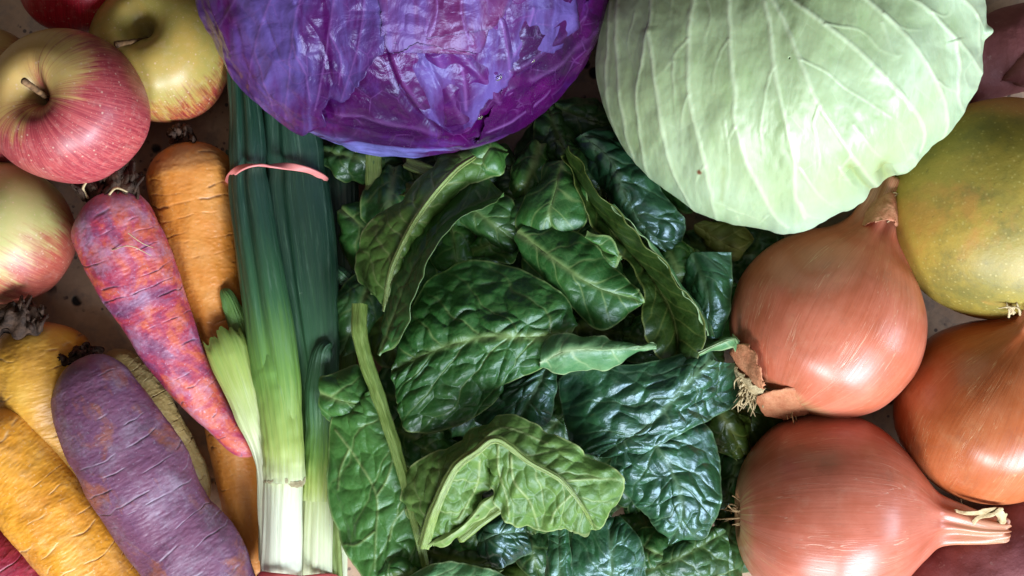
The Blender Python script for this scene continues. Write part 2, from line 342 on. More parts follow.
# ------------------------------------------------------------------ shape builders
def frame(axis, ref=(0, 0, 1)):
    w = np.array(axis, float); w /= np.linalg.norm(w)
    r = np.array(ref, float)
    if abs(w @ r) > .95: r = np.array([0, 1, 0.])
    a = np.cross(r, w); a /= np.linalg.norm(a); b = np.cross(w, a)
    return a, b, w
def lathe(C, axis, prof, R, nu=160, nv=140, disp=None, squash=(1, 1), bend=None):
    """surface of revolution round `axis`; prof = (height, radius) in units of R. Returns V, u, v, local height."""
    a, b, w = frame(axis)
    pr = crom([(p[0], p[1]) for p in prof], nv)
    z, r = pr[:, 0], np.maximum(pr[:, 1], 0); r[0] = r[-1] = 0
    u = np.linspace(0, 2 * np.pi, nu, endpoint=False)[:, None]
    rr = np.broadcast_to(r[None], (nu, nv)).copy(); zz = np.broadcast_to(z[None], (nu, nv)).copy()
    if disp is not None: rr = rr * (1 + disp(u + 0 * rr, zz))
    V = C + R * (rr * np.cos(u) * squash[0])[..., None] * a + R * (rr * np.sin(u) * squash[1])[..., None] * b + R * zz[..., None] * w
    if bend is not None: V = V + bend(zz)[..., None] * 1.0 if False else V + bend(zz)
    cyl = np.stack([np.cos(u) + 0 * zz, np.sin(u) + 0 * zz, zz], -1)
    return V, u + 0 * zz, zz, cyl
def tube(pts, nu=24, nv=60, flat=1.0, cap0=.0, cap1=.0, zoff=0.0):
    """pts: (px, py, z mm, radius in photo px[, g]). cap = fraction of the length that is rounded off."""
    e = crom([(*P(p[0], p[1], p[2]), p[3] * PX(p[2]), p[4] if len(p) > 4 else 0) for p in pts], nv)
    c, r, g = e[:, :3], np.maximum(e[:, 3], 1e-5), e[:, 4]
    t = np.linspace(0, 1, nv)
    if cap0: r = r * np.sqrt(np.clip(1 - (1 - np.minimum(t / cap0, 1)) ** 2, 0, 1))
    if cap1: r = r * np.sqrt(np.clip(1 - (1 - np.minimum((1 - t) / cap1, 1)) ** 2, 0, 1))
    T = np.gradient(c, axis=0); T /= np.linalg.norm(T, axis=1, keepdims=True)
    sd = np.cross(T, [0, 0, 1.0]); sd /= np.linalg.norm(sd, axis=1, keepdims=True) + 1e-9
    up = np.cross(sd, T)
    u = np.linspace(0, 2 * np.pi, nu, endpoint=False)[:, None]
    V = c[None] + (np.cos(u) * r)[..., None] * sd[None] + (np.sin(u) * r * flat)[..., None] * up[None]
    L = np.concatenate([[0], np.cumsum(np.linalg.norm(np.diff(c, axis=0), axis=1))])
    rm = max(r.max(), 1e-4)
    cyl = np.stack([np.cos(u) + 0 * r, np.sin(u) + 0 * r, np.broadcast_to(L / rm * .5, (nu, nv))], -1)
    return V, u + 0 * r, np.broadcast_to(t, (nu, nv)), cyl, np.broadcast_to(g, (nu, nv)), r
LEAFN = [0]
def leaf_surface(Lr, Mr, Rr, nt=150, ns=90, bulge=2.0, puff=1.2, cell=9.0, ripple=1.0, vstep=11.0, conv=None, mid=1.0, veins=()):
    """Blade between a left margin, a midrib and a right margin (photo px, z mm)."""
    LEAFN[0] += 1; k = LEAFN[0] * 1.37
    Lp, Mp, Rp = [crom([P(*p) for p in q], nt) for q in (Lr, Mr, Rr)]
    s = np.linspace(-1, 1, ns)
    A = np.abs(s)[None, :, None]
    E = np.where(s[None, :, None] < 0, Lp[:, None], Rp[:, None])
    V = Mp[:, None] * (1 - A) + E * A
    a = np.concatenate([[0], np.cumsum(np.linalg.norm(np.diff(Mp, axis=0), axis=1))])[:, None] + 0 * s[None]
    wid = np.where(s[None] < 0, np.linalg.norm(Lp - Mp, axis=1)[:, None], np.linalg.norm(Rp - Mp, axis=1)[:, None])
    b = wid * s[None]
    n = gnorm(V, False); n[n[..., 2] < 0] *= -1
    As = np.abs(s)[None] + 0 * a
    am, bm = a * 1000, b * 1000
    wrp = fbm(np.stack([am / 16, bm / 16, am * 0 + k], -1), 3, k)
    q = am - .75 * np.abs(bm) + 6.5 * wrp + np.where(bm < 0, vstep * .4, 0)
    dv = np.abs((q / vstep) - np.round(q / vstep)) * vstep
    fade = sst(.0, .12, As) * (1 - .75 * As)
    side = np.exp(-(dv / .55) ** 2) * fade
    midv = np.exp(-(bm / (1.1 * mid)) ** 2) * (1 - .6 * np.linspace(0, 1, nt)[:, None])
    f1, f2 = worley(am / cell + .5 * wrp, bm / cell + .5 * vnoise(np.stack([am / 9, bm / 9, am * 0 + k + 5], -1)), k)
    pf = 1 - np.exp(-2.6 * (f2 - f1)); pf = pf * (.55 + .45 * sst(.9, .1, f1))
    f1b, f2b = worley(am / (cell * .45) + .3 * wrp, bm / (cell * .45), k + 3); pf2 = sst(0, .5, f2b - f1b)
    arch = np.sin(np.pi * np.clip(As, 0, 1) ** .8)
    puff = puff * .85
    h = bulge * arch + puff * (pf * (.62 + .38 * sst(0, vstep * .34, dv)) - .4) * (1 - .5 * As ** 4) * sst(0, .1, As + .02) + puff * .07 * pf2
    h = h + 1.9 * wrp * (bulge > 0) + ripple * As ** 2.5 * (2.6 * fbm(np.stack([am / 9, (s[None] > 0) * 7.0 + 0 * am, am * 0 + k], -1), 2) + .6 * np.sin(am / 3.1 + 3 * wrp + k))
    h = h - .25 * side * puff - midv * .5
    h = h + .04 * fbm(np.stack([am / 2.2, bm / 2.2, am * 0 + k], -1), 2)
    V = V + n * (h * .001)[..., None]
    d_ = H - V[..., 2]; vx = V[..., 0] / (S * d_) + 512; vy = 288 - V[..., 1] / (S * d_)
    tv = np.zeros(vx.shape)
    for q_ in veins:
        dd, t_ = polydist(vx, vy, crom([(a_, b_, 0) for a_, b_ in q_], 24)[:, :2]); tv = np.maximum(tv, np.exp(-(dd / 1.15) ** 2) * (1 - .4 * t_))
    V = V + n * (.0005 * tv)[..., None]; side = np.maximum(side, tv * 1.3)
    # ragged margin
    dirE = (E - Mp[:, None]); dirE = dirE / (np.linalg.norm(dirE, axis=-1, keepdims=True) + 1e-9)
    rag = .0007 * fbm(np.stack([am / 5, (s[None] > 0) * 9.0 + 0 * am, am * 0 + k], -1), 3) * As ** 6
    V = V + dirE * rag[..., None]
    at = dict(ab=np.stack([am / 10 + k * 3, bm / 10, am * 0], -1), vein=np.clip(side * .75 + midv, 0, 1), edge=sst(1.1, .5, (1 - As) * wid * 1000), puff=pf)
    return V, at, (Mp, n[:, ns // 2])
def z1(q): return [(320 + x / 2.379, 130 + y / 2.379, z) for x, y, z in q]
def z2(q): return [(320 + x / 2.379, 334 + y / 2.379, z) for x, y, z in q]
def v2(*q): return [[(320 + x / 2.379, 334 + y / 2.379) for x, y in p] for p in q]
def s1(q): return [(320 + x / 2.379, 130 + y / 2.379, z, r) for x, y, z, r in q]
def s2(q): return [(320 + x / 2.379, 334 + y / 2.379, z, r) for x, y, z, r in q]
GRP_LEAF = 'spinach leaves heaped in the middle'
def spinach(Lr, Mr, Rr, kind, label, tone=0.0, stalk=None, stone=.1, thick=.0003, **kw):
    V, at, (Mp, nn) = leaf_surface(Lr, Mr, Rr, **kw)
    base = V.reshape(-1, 3).mean(0); base[2] = V[..., 2].min()
    t = thing('spinach_leaf', label, 'spinach leaf', base, GRP_LEAF)
    grid('blade', V, SP[kind], t, attrs=at, thick=thick, tone=tone)
    if stalk:
        W, u, v, cyl, g, r = tube(stalk, 20, 90, .8, .0, .03)
        W = W + (gnorm(W, True) * (.0004 * np.cos(u * 5) + .0004 * fbm(W * 160, 3))[..., None])
        grid('stalk', W, STALK, t, wrap=True, attrs=dict(cyl=cyl), tone=stone)
    return t
def stalk_thing(pts, label, tone=.1):
    W, u, v, cyl, g, r = tube(pts, 24, 60, .75, .06, .06)
    W = W + gnorm(W, True) * (.0006 * np.cos(u * 4) + .0005 * fbm(W * 140, 3))[..., None]
    b = W.reshape(-1, 3).mean(0); b[2] = W[..., 2].min()
    t = thing('spinach_stalk', label, 'stalk', b, 'loose spinach stalks')
    grid('stalk', W, STALK, t, wrap=True, attrs=dict(cyl=cyl), tone=tone)

# ------------------------------------------------------------------ the counter top
me = bpy.data.meshes.new('countertop'); me.from_pydata([(-1.2, -1.2, 0), (1.2, -1.2, 0), (1.2, 1.2, 0), (-1.2, 1.2, 0)], [], [(0, 1, 2, 3)])
me.materials.append(STONE); o = bpy.data.objects.new('countertop', me); COL.objects.link(o); tag(o, 'beige speckled stone counter top under the vegetables', 'counter top', kind='structure')

# ------------------------------------------------------------------ apples
AP = [(.40, 0), (.41, .03), (.52, .07), (.68, .14), (.82, .27), (.885, .43), (.83, .64), (.62, .86), (.32, .98), (0, 1.0), (-.32, .95), (-.6, .8), (-.8, .6), (-.89, .42), (-.85, .26), (-.75, .1), (-.72, 0)]
def apple(px, py, z, rpx, axis, mat, label, stem=None, bl=(.35, -.5, 0)):
    C = P(px, py, z); R = rpx * PX(z); k = px * .1
    def dsp(u, v): return .018 * np.cos(5 * u + k) * sst(1, -.9, v) + .02 * np.cos(2 * u + k) + .012 * np.cos(3 * u + 2 * k)
    V, u, v, cyl = lathe(C, axis, AP, R, 200, 150, dsp)
    rad = np.linalg.norm(np.cross(V - C, np.array(axis) / np.linalg.norm(axis)), axis=-1) / R
    t = thing('apple', label, 'apple', (C[0], C[1], max(0, C[2] - R * .9)), 'apples in the corner')
    grid('skin', V[::-1], mat, t, wrap=True, attrs=dict(cyl=cyl[::-1], v=(-v)[::-1], bl=(((V - C) @ np.array(bl)) / R)[::-1], cavity=(sst(.2, .06, rad) * (v > 0))[::-1]))
    if stem:
        W, *_ = tube(stem, 12, 30, 1, 0, .04); W = W + gnorm(W, True) * (.0003 * fbm(W * 500, 3))[..., None]
        grid('stem', W, STEMW, t, wrap=True)
    return t
APM1 = mat_apple('apple_skin_red_striped', (.58, .40, .13), (.62, .38, .12), (.47, .085, .085), (.30, .032, .045), -.20, .22, 1)
APM2 = mat_apple('apple_skin_yellow_green', (.36, .29, .07), (.50, .32, .07), (.40, .08, .035), (.22, .025, .02), .72, 1.2, 2)
APM3 = mat_apple('apple_skin_deep_red', (.40, .03, .02), (.35, .02, .02), (.55, .015, .035), (.38, .008, .022), .0, .2, 3)
APM4 = mat_apple('apple_skin_half_blushed', (.46, .44, .15), (.54, .44, .18), (.46, .11, .07), (.36, .065, .045), .48, 1.05, 4)
apple(70, 108, 72, 77, (-.28, .10, .95), APM1, 'big red and yellow striped apple and a brown stem, on top of the others', [(53, 103, 84, 2.8), (47, 98, 94, 2.8), (38, 91, 104, 3.0), (27, 83, 114, 3.6), (22, 80, 117, 4.2)])
apple(163, 52, 36, 70, (-.15, .30, .9), APM2, 'yellow green apple with a short stem, half under the red cabbage', [(152, 39, 52, 2.2), (140, 40, 60, 2.2), (128, 42, 68, 2.4), (118, 44, 74, 3.6), (115, 45, 75, 3.8)])
apple(72, -22, 36, 56, (.2, .6, .8), APM3, 'bright red apple cut off by the top edge of the picture')
apple(5, 236, 36, 69, (-.6, .45, .65), APM4, 'pale green apple with a pink blush, below the big striped apple')
apple(-14, 98, 36, 66, (-.4, .5, .7), APM1, 'orange red apple peeping out behind the big striped apple at the left edge')

# ------------------------------------------------------------------ carrots
def carrot(pts, mat, label, crown=None, flat=.95, bumps=1.0, cap0=.10, cap1=.03, hairs=()):
    V, u, v, cyl, g, r = tube(pts, 170, 620, flat, cap0, cap1)
    k = pts[0][0] * .13; L = v * 60
    ringp = np.stack([np.cos(u) * .9, np.sin(u) * .9, L * .9 + k], -1)
    ring = fbm(ringp, 3, k)
    cylv = cyl[..., 2]; wv = cylv * 6.5 + .55 * fbm(np.stack([np.cos(u) * 1.2, np.sin(u) * 1.2, cylv * 2 + k], -1), 3) + .25 * vnoise(np.stack([np.cos(u) * .5 + k, np.sin(u) * .5, cylv * 9], -1))
    fl = np.floor(wv); msk = vnoise(np.stack([np.cos(u) * 1.5, np.sin(u) * 1.5, fl * 3.7 + k], -1)) + .5 * vnoise(np.stack([np.cos(u) * 5, np.sin(u) * 5, fl * 2.1 + k], -1))
    rline = np.exp(-((wv - fl - .5) / .042) ** 2) * sst(.05, .35, msk); dash = np.exp(-((wv - fl - .5) / .06) ** 2) * sst(.45, .65, msk)
    groove = rline
    lump = fbm(np.stack([np.cos(u) * 1.2, np.sin(u) * 1.2, v * 6 + k], -1), 3)
    h = (.0018 * lump + .00012 * ring - .00025 * groove - .00025 * dash + .00018 * fbm(V * 900, 2)) * bumps * sst(0, .04, v) * (r / r.max())
    V = V + gnorm(V, True) * -1 * h[..., None] if False else V + (V - V.mean(0, keepdims=True)) / (np.linalg.norm(V - V.mean(0, keepdims=True), axis=-1, keepdims=True) + 1e-9) * h[..., None]
    c0 = V.reshape(-1, 3).mean(0)
    t = thing('carrot', label, 'carrot', (c0[0], c0[1], max(0, V[..., 2].min())), 'carrots on the left')
    grid('root', V, mat, t, wrap=True, attrs=dict(cyl=cyl, top=sst(.09, .0, v), ring=rline, dash=dash))
    if crown:
        strands = []
        for (x, y, z, rad, dx, dy, n, ln) in crown:
            W, uu, vv, *_ = tube([(x, y, z - 5, rad * 1.15), (x + dx * ln * .4, y + dy * ln * .4, z - 1, rad * .95), (x + dx * ln * .85, y + dy * ln * .85, z, rad * .7)], 70, 50, .75, .1, .12)
            W = W + gnorm(W, True) * (.0011 * np.cos(uu * 7 + 2 * vv) + .002 * fbm(W * 130, 3))[..., None]; strands.append(W)
            for i in range(n):
                aa = random.uniform(-1, 1); ll = ln * random.uniform(.5, 1.1); ox, oy = random.uniform(-rad, rad), random.uniform(-rad * .5, rad * .5)
                q = [(x + ox, y + oy, z + random.uniform(-4, 3), random.uniform(1.6, 4.2)),
                     (x + ox + dx * ll * .5 + aa * 3, y + oy + dy * ll * .5, z + random.uniform(-3, 6), random.uniform(1.5, 4)),
                     (x + ox + dx * ll + aa * 7 - dy * aa * 4, y + oy + dy * ll + dx * aa * 4, z + random.uniform(-6, 6), random.uniform(.6, 2.2))]
                W, uu, *_ = tube(q, 10, 24, .6, .02, .1); W = W + gnorm(W, True) * (.0006 * np.cos(3 * uu) + .0009 * fbm(W * 260, 3))[..., None]
                strands.append(W)
        join_grids('crown', strands, CROWN, t)
    if hairs:
        join_grids('rootlets', [tube(hh, 6, 24, 1, 0, .05)[0] for hh in hairs], PALEDRY, t)
    return t
CM_PURPLE_RED = mat_carrot('carrot_skin_purple_red', [(.30, (.13, .035, .10)), (.42, (.22, .038, .095)), (.49, (.38, .035, .07)), (.56, (.54, .10, .045)), (.64, (.40, .035, .065)), (.74, (.25, .09, .20))], (.06, .02, .045), (.44, .30, .43), .52, .5, .3, .7)
CM_ORANGE = mat_carrot('carrot_skin_orange', [(.30, (.42, .14, .02)), (.5, (.58, .20, .025)), (.7, (.60, .25, .05))], (.13, .05, .02), (.60, .36, .18), .16, .5, .15, .8)
CM_PURPLE = mat_carrot('carrot_skin_dark_purple', [(.30, (.110, .047, .09)), (.45, (.165, .055, .105)), (.54, (.15, .055, .11)), (.62, (.25, .075, .055)), (.74, (.14, .075, .16))], (.07, .045, .05), (.28, .22, .28), .5, .5, .6, .25)
CM_YELLOW = mat_carrot('carrot_skin_golden_yellow', [(.30, (.58, .21, .02)), (.5, (.72, .29, .02)), (.72, (.76, .35, .04))], (.42, .20, .06), (.76, .54, .28), .2, .45, .6, .3, .18)
CM_ROT = mat_carrot('carrot_skin_amber', [(.30, (.42, .19, .03)), (.5, (.60, .29, .03)), (.72, (.64, .36, .06))], (.10, .05, .02), (.60, .38, .15), .12)
CM_PALE = mat_carrot('carrot_skin_pale_cream', [(.30, (.42, .27, .08)), (.7, (.58, .42, .17))], (.20, .12, .05), (.62, .48, .26), .25)
CM_RED = mat_carrot('carrot_skin_magenta_red', [(.30, (.22, .015, .05)), (.5, (.42, .03, .06)), (.7, (.52, .07, .06))], (.12, .01, .03), (.50, .22, .24), .25)
carrot([(184, 142, 32, 30), (188, 165, 33, 42), (196, 210, 31, 42), (208, 275, 28, 39), (222, 345, 25, 34), (236, 430, 21, 29), (246, 510, 18, 23), (252, 600, 15, 17)], CM_ORANGE, 'long orange carrot lying against the left side of the green onions', [(182, 140, 38, 12, 0, -1, 9, 16)], cap0=.07)
carrot([(108, 352, 20, 16), (142, 392, 20, 22), (168, 436, 18, 23), (190, 475, 16, 18), (200, 505, 15, 10)], CM_PALE, 'pale cream carrot mostly hidden behind the big purple carrot')
carrot([(102, 200, 54, 35), (111, 218, 56, 41), (127, 254, 54, 42), (148, 300, 50, 37), (172, 348, 46, 31), (198, 390, 42, 23), (222, 422, 39, 16), (240, 444, 37, 12), (252, 456, 36, 5)], CM_PURPLE_RED, 'tapered carrot mottled purple and orange red, its tip touching the green onions', [(92, 196, 62, 12, -.25, -.95, 12, 26), (122, 194, 64, 15, .15, -.95, 14, 28)], cap0=.075,
       hairs=[[(118, 208, 71, .6), (130, 214, 70, .5), (140, 222, 67, .4)], [(88, 198, 64, 1.4), (83, 189, 68, 1.5), (87, 181, 70, 1.0)], [(108, 196, 68, 1.2), (116, 188, 73, 1.3), (128, 192, 72, .7)],
              [(112, 250, 73, .5), (130, 246, 73.8, .45), (152, 256, 69, .4)], [(128, 233, 73.5, .45), (142, 243, 72, .4), (154, 248, 68, .3)]])
carrot([(28, 322, 40, 30), (34, 345, 40, 48), (46, 385, 36, 54), (66, 440, 30, 48), (90, 500, 24, 40), (110, 560, 20, 30)], CM_ROT, 'short amber carrot with a black withered top, under the pale green apple', [(20, 322, 58, 22, -.1, -1, 16, 18), (-2, 326, 54, 14, -.4, -.9, 8, 14)], cap0=.13)
carrot([(-30, 380, 22, 22), (-5, 400, 24, 30), (25, 430, 22, 30), (60, 480, 20, 26), (80, 520, 20, 18)], CM_PALE, 'cream coloured carrot showing at the left edge between the two yellow carrots')
carrot([(-40, 560, 26, 34), (-14, 566, 28, 42), (30, 606, 26, 40), (70, 650, 22, 30)], CM_RED, 'magenta red carrot in the bottom left corner')
carrot([(-26, 420, 46, 40), (-6, 445, 47, 46), (32, 490, 45, 45), (72, 545, 42, 44), (110, 600, 38, 40), (135, 640, 36, 34)], CM_YELLOW, 'golden yellow carrot with pale rings, left of the big purple carrot', cap0=.12)
carrot([(78, 362, 54, 30), (88, 380, 56, 39), (106, 420, 56, 49), (136, 472, 53, 53), (166, 522, 49, 49), (196, 560, 46, 49), (224, 606, 42, 40)], CM_PURPLE, 'thick dusky purple carrot, the widest carrot of all', [(72, 362, 52, 14, -.4, -.75, 10, 10), (88, 358, 52, 14, .1, -.9, 8, 8)], cap0=.10)

# ------------------------------------------------------------------ green onions (leeks)
GL = 'green onions in one bunch'
def leek(parts, label):
    vs = []
    for nm, pts, flat, extra in parts:
        V, u, v, cyl, g, r = tube(pts, 90, 300, flat, extra.get('cap0', 0), extra.get('cap1', 0))
        k = pts[0][0]
        ridge = .00009 * np.cos(u * 21 + k) + .0007 * fbm(np.stack([np.cos(u) * 3, np.sin(u) * 3, v * 2 + k], -1), 3) + .0008 * fbm(np.stack([np.cos(u), np.sin(u), v * 7 + k], -1), 2)
        if extra.get('fold'):     # a groove running down the top of a folded blade
            ridge = ridge - extra['fold'] * np.exp(-((u - np.pi / 2 - extra.get('fo', 0)) / .16) ** 2) * np.clip(g * 1.6 - .3, 0, 1)
        c = V.mean(0, keepdims=True); dn = (V - c) / (np.linalg.norm(V - c, axis=-1, keepdims=True) + 1e-9)
        V = V + dn * ridge[..., None]
        if extra.get('frill'):    # torn open end
            T = V.mean(0); d = T[0] - T[6]; d = d / np.linalg.norm(d)
            f = extra['frill'] * (.25 * np.sin(u * 11 + 1) + .5 * vnoise(np.stack([np.cos(u) * 3, np.sin(u) * 3, 0 * u + k], -1)) + .3 * vnoise(np.stack([np.cos(u) * 9, np.sin(u) * 9, 0 * u + k], -1))) * sst(.09, 0, v)
            V = V + d * f[..., None]
        vs.append((nm, V, cyl, g))
    b = vs[0][1].reshape(-1, 3).mean(0)
    t = thing('green_onion', label, 'green onion', (b[0], b[1], max(0, vs[0][1][..., 2].min())), GL)
    for nm, V, cyl, g in vs: grid(nm, V, LEEK, t, wrap=True, attrs=dict(cyl=cyl, g=g), thick=0)
    return t
leek([('blade', [(336, 100, 16, 18, 1), (338, 170, 18, 20, 1), (342, 240, 18, 16, .95), (344, 300, 18, 12, .7), (346, 370, 18, 10, .5), (342, 470, 18, 9, .25), (338, 560, 20, 9, .1), (338, 600, 20, 9, .05)], .6, {})], 'shaded green onion furthest right in the bunch, beside the spinach stalk')
leek([('blade', [(286, 60, 40, 24, 1), (290, 120, 38, 28, 1), (293, 150, 36, 31, 1), (295, 168, 36, 29.5, 1), (297, 192, 36, 33, 1), (304, 250, 38, 33, .96), (312, 320, 38, 27, .86), (318, 385, 36, 19, .70), (319, 440, 36, 16, .55), (318, 490, 36, 15.5, .26), (316, 540, 36, 16, .12), (315, 610, 36, 17, .05)], .62, dict(fold=.0016, fo=-.5)),
      ('outer_leaf', [(331, 342, 44, 3, .8), (323, 352, 45, 9, .82), (320, 385, 41, 15, .76), (320, 430, 38, 16, .64), (319, 470, 37, 16, .42), (318, 500, 36.5, 15.8, .25)], .68, dict(cap0=.02))], 'wide dark green onion with a folded blade, right of the pale one')
leek([('blade', [(233, 150, 24, 7, .9), (231, 220, 24, 7, .75), (234, 290, 25, 8, .62), (242, 345, 26, 9, .5), (256, 410, 27, 9, .4), (264, 470, 28, 8, .2), (268, 560, 28, 8, .08)], .7, {})], 'thinnest green onion along the left side of the bunch')
leek([('blade', [(222, 289, 44, 4, .62), (230, 302, 44, 8, .6), (242, 335, 42, 10, .52), (256, 385, 38, 11, .4), (264, 440, 34, 9, .3)], .5, dict(cap0=.04))], 'small bent green onion shoot pressed against the orange carrot')
leek([('blade', [(222, 338, 46, 20, .46), (228, 352, 48, 21, .38), (240, 385, 48, 17, .30), (252, 420, 46, 14, .22), (262, 455, 42, 9, .12), (266, 500, 36, 8, .07), (268, 580, 34, 8, .02)], .55, dict(frill=.0055))], 'green onion with a torn pale open end, leaning over the carrot tips')
leek([('blade', [(240, 50, 44, 12, 1), (246, 110, 44, 16.5, 1), (248, 150, 45, 19, 1), (248, 168, 45, 18, 1), (249, 190, 45, 20.5, 1), (257, 250, 47, 22, .88), (268, 320, 48, 23.5, .66), (276, 375, 47, 22.5, .50), (281, 420, 45, 20.5, .40), (283, 470, 43, 20, .24), (282, 500, 42, 20, .06), (280, 600, 42, 21, .0)], .78, dict(fold=.0022, fo=-.15)),
      ('outer_leaf', [(262, 330, 46, 16, .66), (271, 360, 47, 21, .56), (278, 400, 46.3, 22, .44), (282.5, 440, 45, 21.5, .36), (284, 470, 44, 21.3, .22), (284, 481, 43.8, 21.2, .14)], .79, dict(cap0=.05))], 'thick green onion in front, running from dark green to a white root end')
# dirty ring where the sheath ends is part of the front onion
front_onion = [o for o in COL.objects if o.name.startswith('green_onion')][-1]
W, u, v, cyl, g, r = tube([(284.4, 478.5, 43.6, 21.4), (284.4, 481, 43.6, 21.4), (284.2, 483, 43.6, 21.0)], 120, 12, .79)
W = W + np.array([0, -1, 0]) * (.0012 * vnoise(np.stack([np.cos(u) * 4, np.sin(u) * 4, 0 * u], -1)))[..., None]
grid('sheath_edge', W, mat_dry('dirty_sheath_edge', (.24, .17, .09), (.50, .47, .27)), front_onion, wrap=True)
leek([('blade', [(329, 265, 30, 5, .72), (340, 275, 32, 8, .74), (354, 287, 31, 8, .85), (368, 296, 28, 8, .95)], .8, {})], 'short cut end of a teal green onion poking out beside the spinach')
# rubber bands
def band(path, hw, hh, mat, label, tw=0.0):
    c = crom([P(*p) for p in path] , 260)
    c[-1] = c[0]
    T = np.gradient(c, axis=0); T /= np.linalg.norm(T, axis=1, keepdims=True)
    cen = c.mean(0); out = c - cen; out -= (out * T).sum(1, keepdims=True) * T; out /= np.linalg.norm(out, axis=1, keepdims=True); sd = np.cross(T, out)
    ph = tw * np.sin(np.linspace(0, 2 * np.pi, 260) * 3 + 1.0)
    o2 = out * np.cos(ph)[:, None] + sd * np.sin(ph)[:, None]; s2 = -out * np.sin(ph)[:, None] + sd * np.cos(ph)[:, None]
    u = np.linspace(0, 2 * np.pi, 16, endpoint=False)[:, None]
    V = c[None] + (np.sign(np.cos(u)) * np.abs(np.cos(u)) ** .5 * hw)[..., None] * s2[None] + (np.sign(np.sin(u)) * np.abs(np.sin(u)) ** .5 * hh)[..., None] * o2[None]
    t = thing('rubber_band', label, 'rubber band', (cen[0], cen[1], c[:, 2].min()), 'rubber bands on the green onions')
    grid('loop', V, mat, t, wrap=True)
BAND = mat_band('pink_rubber', (.58, .16, .15), (.70, .25, .22))
BANDR = mat_band('red_rubber', (.50, .05, .07), (.60, .12, .10))
band([(228, 184, 38), (230, 177, 46), (237, 170, 52), (248, 166, 54.5), (259, 165, 53), (268, 166, 49), (280, 166, 47), (294, 167, 47), (308, 170, 46), (319, 175, 42.5), (326, 181, 37), (324, 184, 26), (310, 184, 12), (280, 184, 8), (244, 184, 14), (228, 184, 38)], .0017, .0006, BAND, 'salmon pink twisted rubber band round the dark tops of the green onions', 1.2)
band([(258, 578, 40), (262, 575, 48), (271, 576, 51.5), (281, 577, 52.5), (292, 578, 51), (301, 579, 46), (312, 578, 43.5), (322, 577, 42.5), (332, 577, 37), (338, 580, 28), (330, 588, 16), (300, 590, 10), (264, 588, 16), (258, 578, 40)], .0016, .0007, BANDR, 'red rubber band round the white root ends of the green onions')

# ------------------------------------------------------------------ cabbages
class Dome:
    """ball whose near side faces the camera; photo px around its middle <-> directions on the ball"""
    def __init__(s, cx, cy, z, rx, ry, kz):
        s.C = P(cx, cy, z); s.cx, s.cy, s.rx, s.ry = cx, cy, rx, ry
        w = CAM - s.C; s.dist = np.linalg.norm(w); w /= s.dist
        e1 = np.array([1, 0, 0.]) - w[0] * w; e1 /= np.linalg.norm(e1); e2 = np.cross(w, e1)
        s.e1, s.e2, s.w = e1, e2, w; m = PX(z); s.RX, s.RY, s.RZ = rx * m, ry * m, kz * m
    def at(s, px, py, f):
        x = (px - s.cx) / s.rx; y = -(py - s.cy) / s.ry; q = np.hypot(x, y) + 1e-9
        th = np.where(q < .96, np.arcsin(np.minimum(q, .96)), math.asin(.96) + (q - .96) * 3.57)
        return s.dirp(th, x / q, y / q, f)
    def dirp(s, th, cx, sy, f):
        st = np.sin(th); f = np.asarray(f)
        return s.C + (st * cx * s.RX * f)[..., None] * s.e1 + (st * sy * s.RY * f)[..., None] * s.e2 + (np.cos(th) * s.RZ * f)[..., None] * s.w
    def ball(s, nu, nv):
        th = np.linspace(.0005, math.pi - .0005, nv)[None]; ph = np.linspace(0, 2 * math.pi, nu, endpoint=False)[:, None]
        th = th + 0 * ph; ph = ph + 0 * th
        px = s.cx + s.rx * np.sin(th) * np.cos(ph); py = s.cy - s.ry * np.sin(th) * np.sin(ph)
        return th, ph, px, py
def creases(px, py, items, mw=1.0, taper=.35):
    """sum of ridges (amp > 0) and grooves (amp < 0) along polylines; also a 0..1 vein mask"""
    h = np.zeros(px.shape); m = np.zeros(px.shape)
    for amp, w, pts in items:
        d, t = polydist(px, py, crom(pts, max(8, len(pts) * 5)))
        e = np.exp(-(d / w) ** 2) * sst(0, .05, t + .02) * (1 - taper * t)
        h += amp * e
        if amp > 0: m = np.maximum(m, np.exp(-(d / (w * mw)) ** 2) * sst(0, .05, t + .02) * (1 - taper * t))
    return h, m
# --- red cabbage
RD = Dome(407, -44, 88, 206, 200, 190)
red = thing('red_cabbage', 'shiny purple red cabbage at the top with torn wrinkled outer leaves', 'cabbage', (RD.C[0], RD.C[1], 0))
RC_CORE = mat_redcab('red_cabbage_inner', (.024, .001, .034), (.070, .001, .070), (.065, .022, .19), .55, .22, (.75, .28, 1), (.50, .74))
RC_LEAF = mat_redcab('red_cabbage_outer', (.028, .002, .045), (.070, .005, .080), (.100, .070, .255), .76, .25, (1.2, .22, 1), (.33, .66))
RC_TOP = mat_redcab('red_cabbage_top', (.060, .005, .055), (.11, .016, .085), (.10, .065, .26), .6, .27, (.9, .22, 1), (.40, .62))
RC_BAND = mat_redcab('red_cabbage_painted_sheen', (.05, .010, .11), (.10, .045, .21), (.15, .16, .44), .95, .32, (.22, .0, 9.0), (.30, .50))  # bluish band colour, window sheen painted in
def crumple(V, n, k, a1, a2):
    r1 = 1 - np.abs(fbm(V * 34 + k, 3, k)) * 2.2; r2 = 1 - np.abs(fbm(V * 85 + k * 2, 3, k)) * 2.2
    return a1 * r1 + .35 * a2 * r2
th, ph, px, py = RD.ball(700, 500)
V = RD.dirp(th, np.cos(ph), np.sin(ph), np.ones(th.shape) * .982)
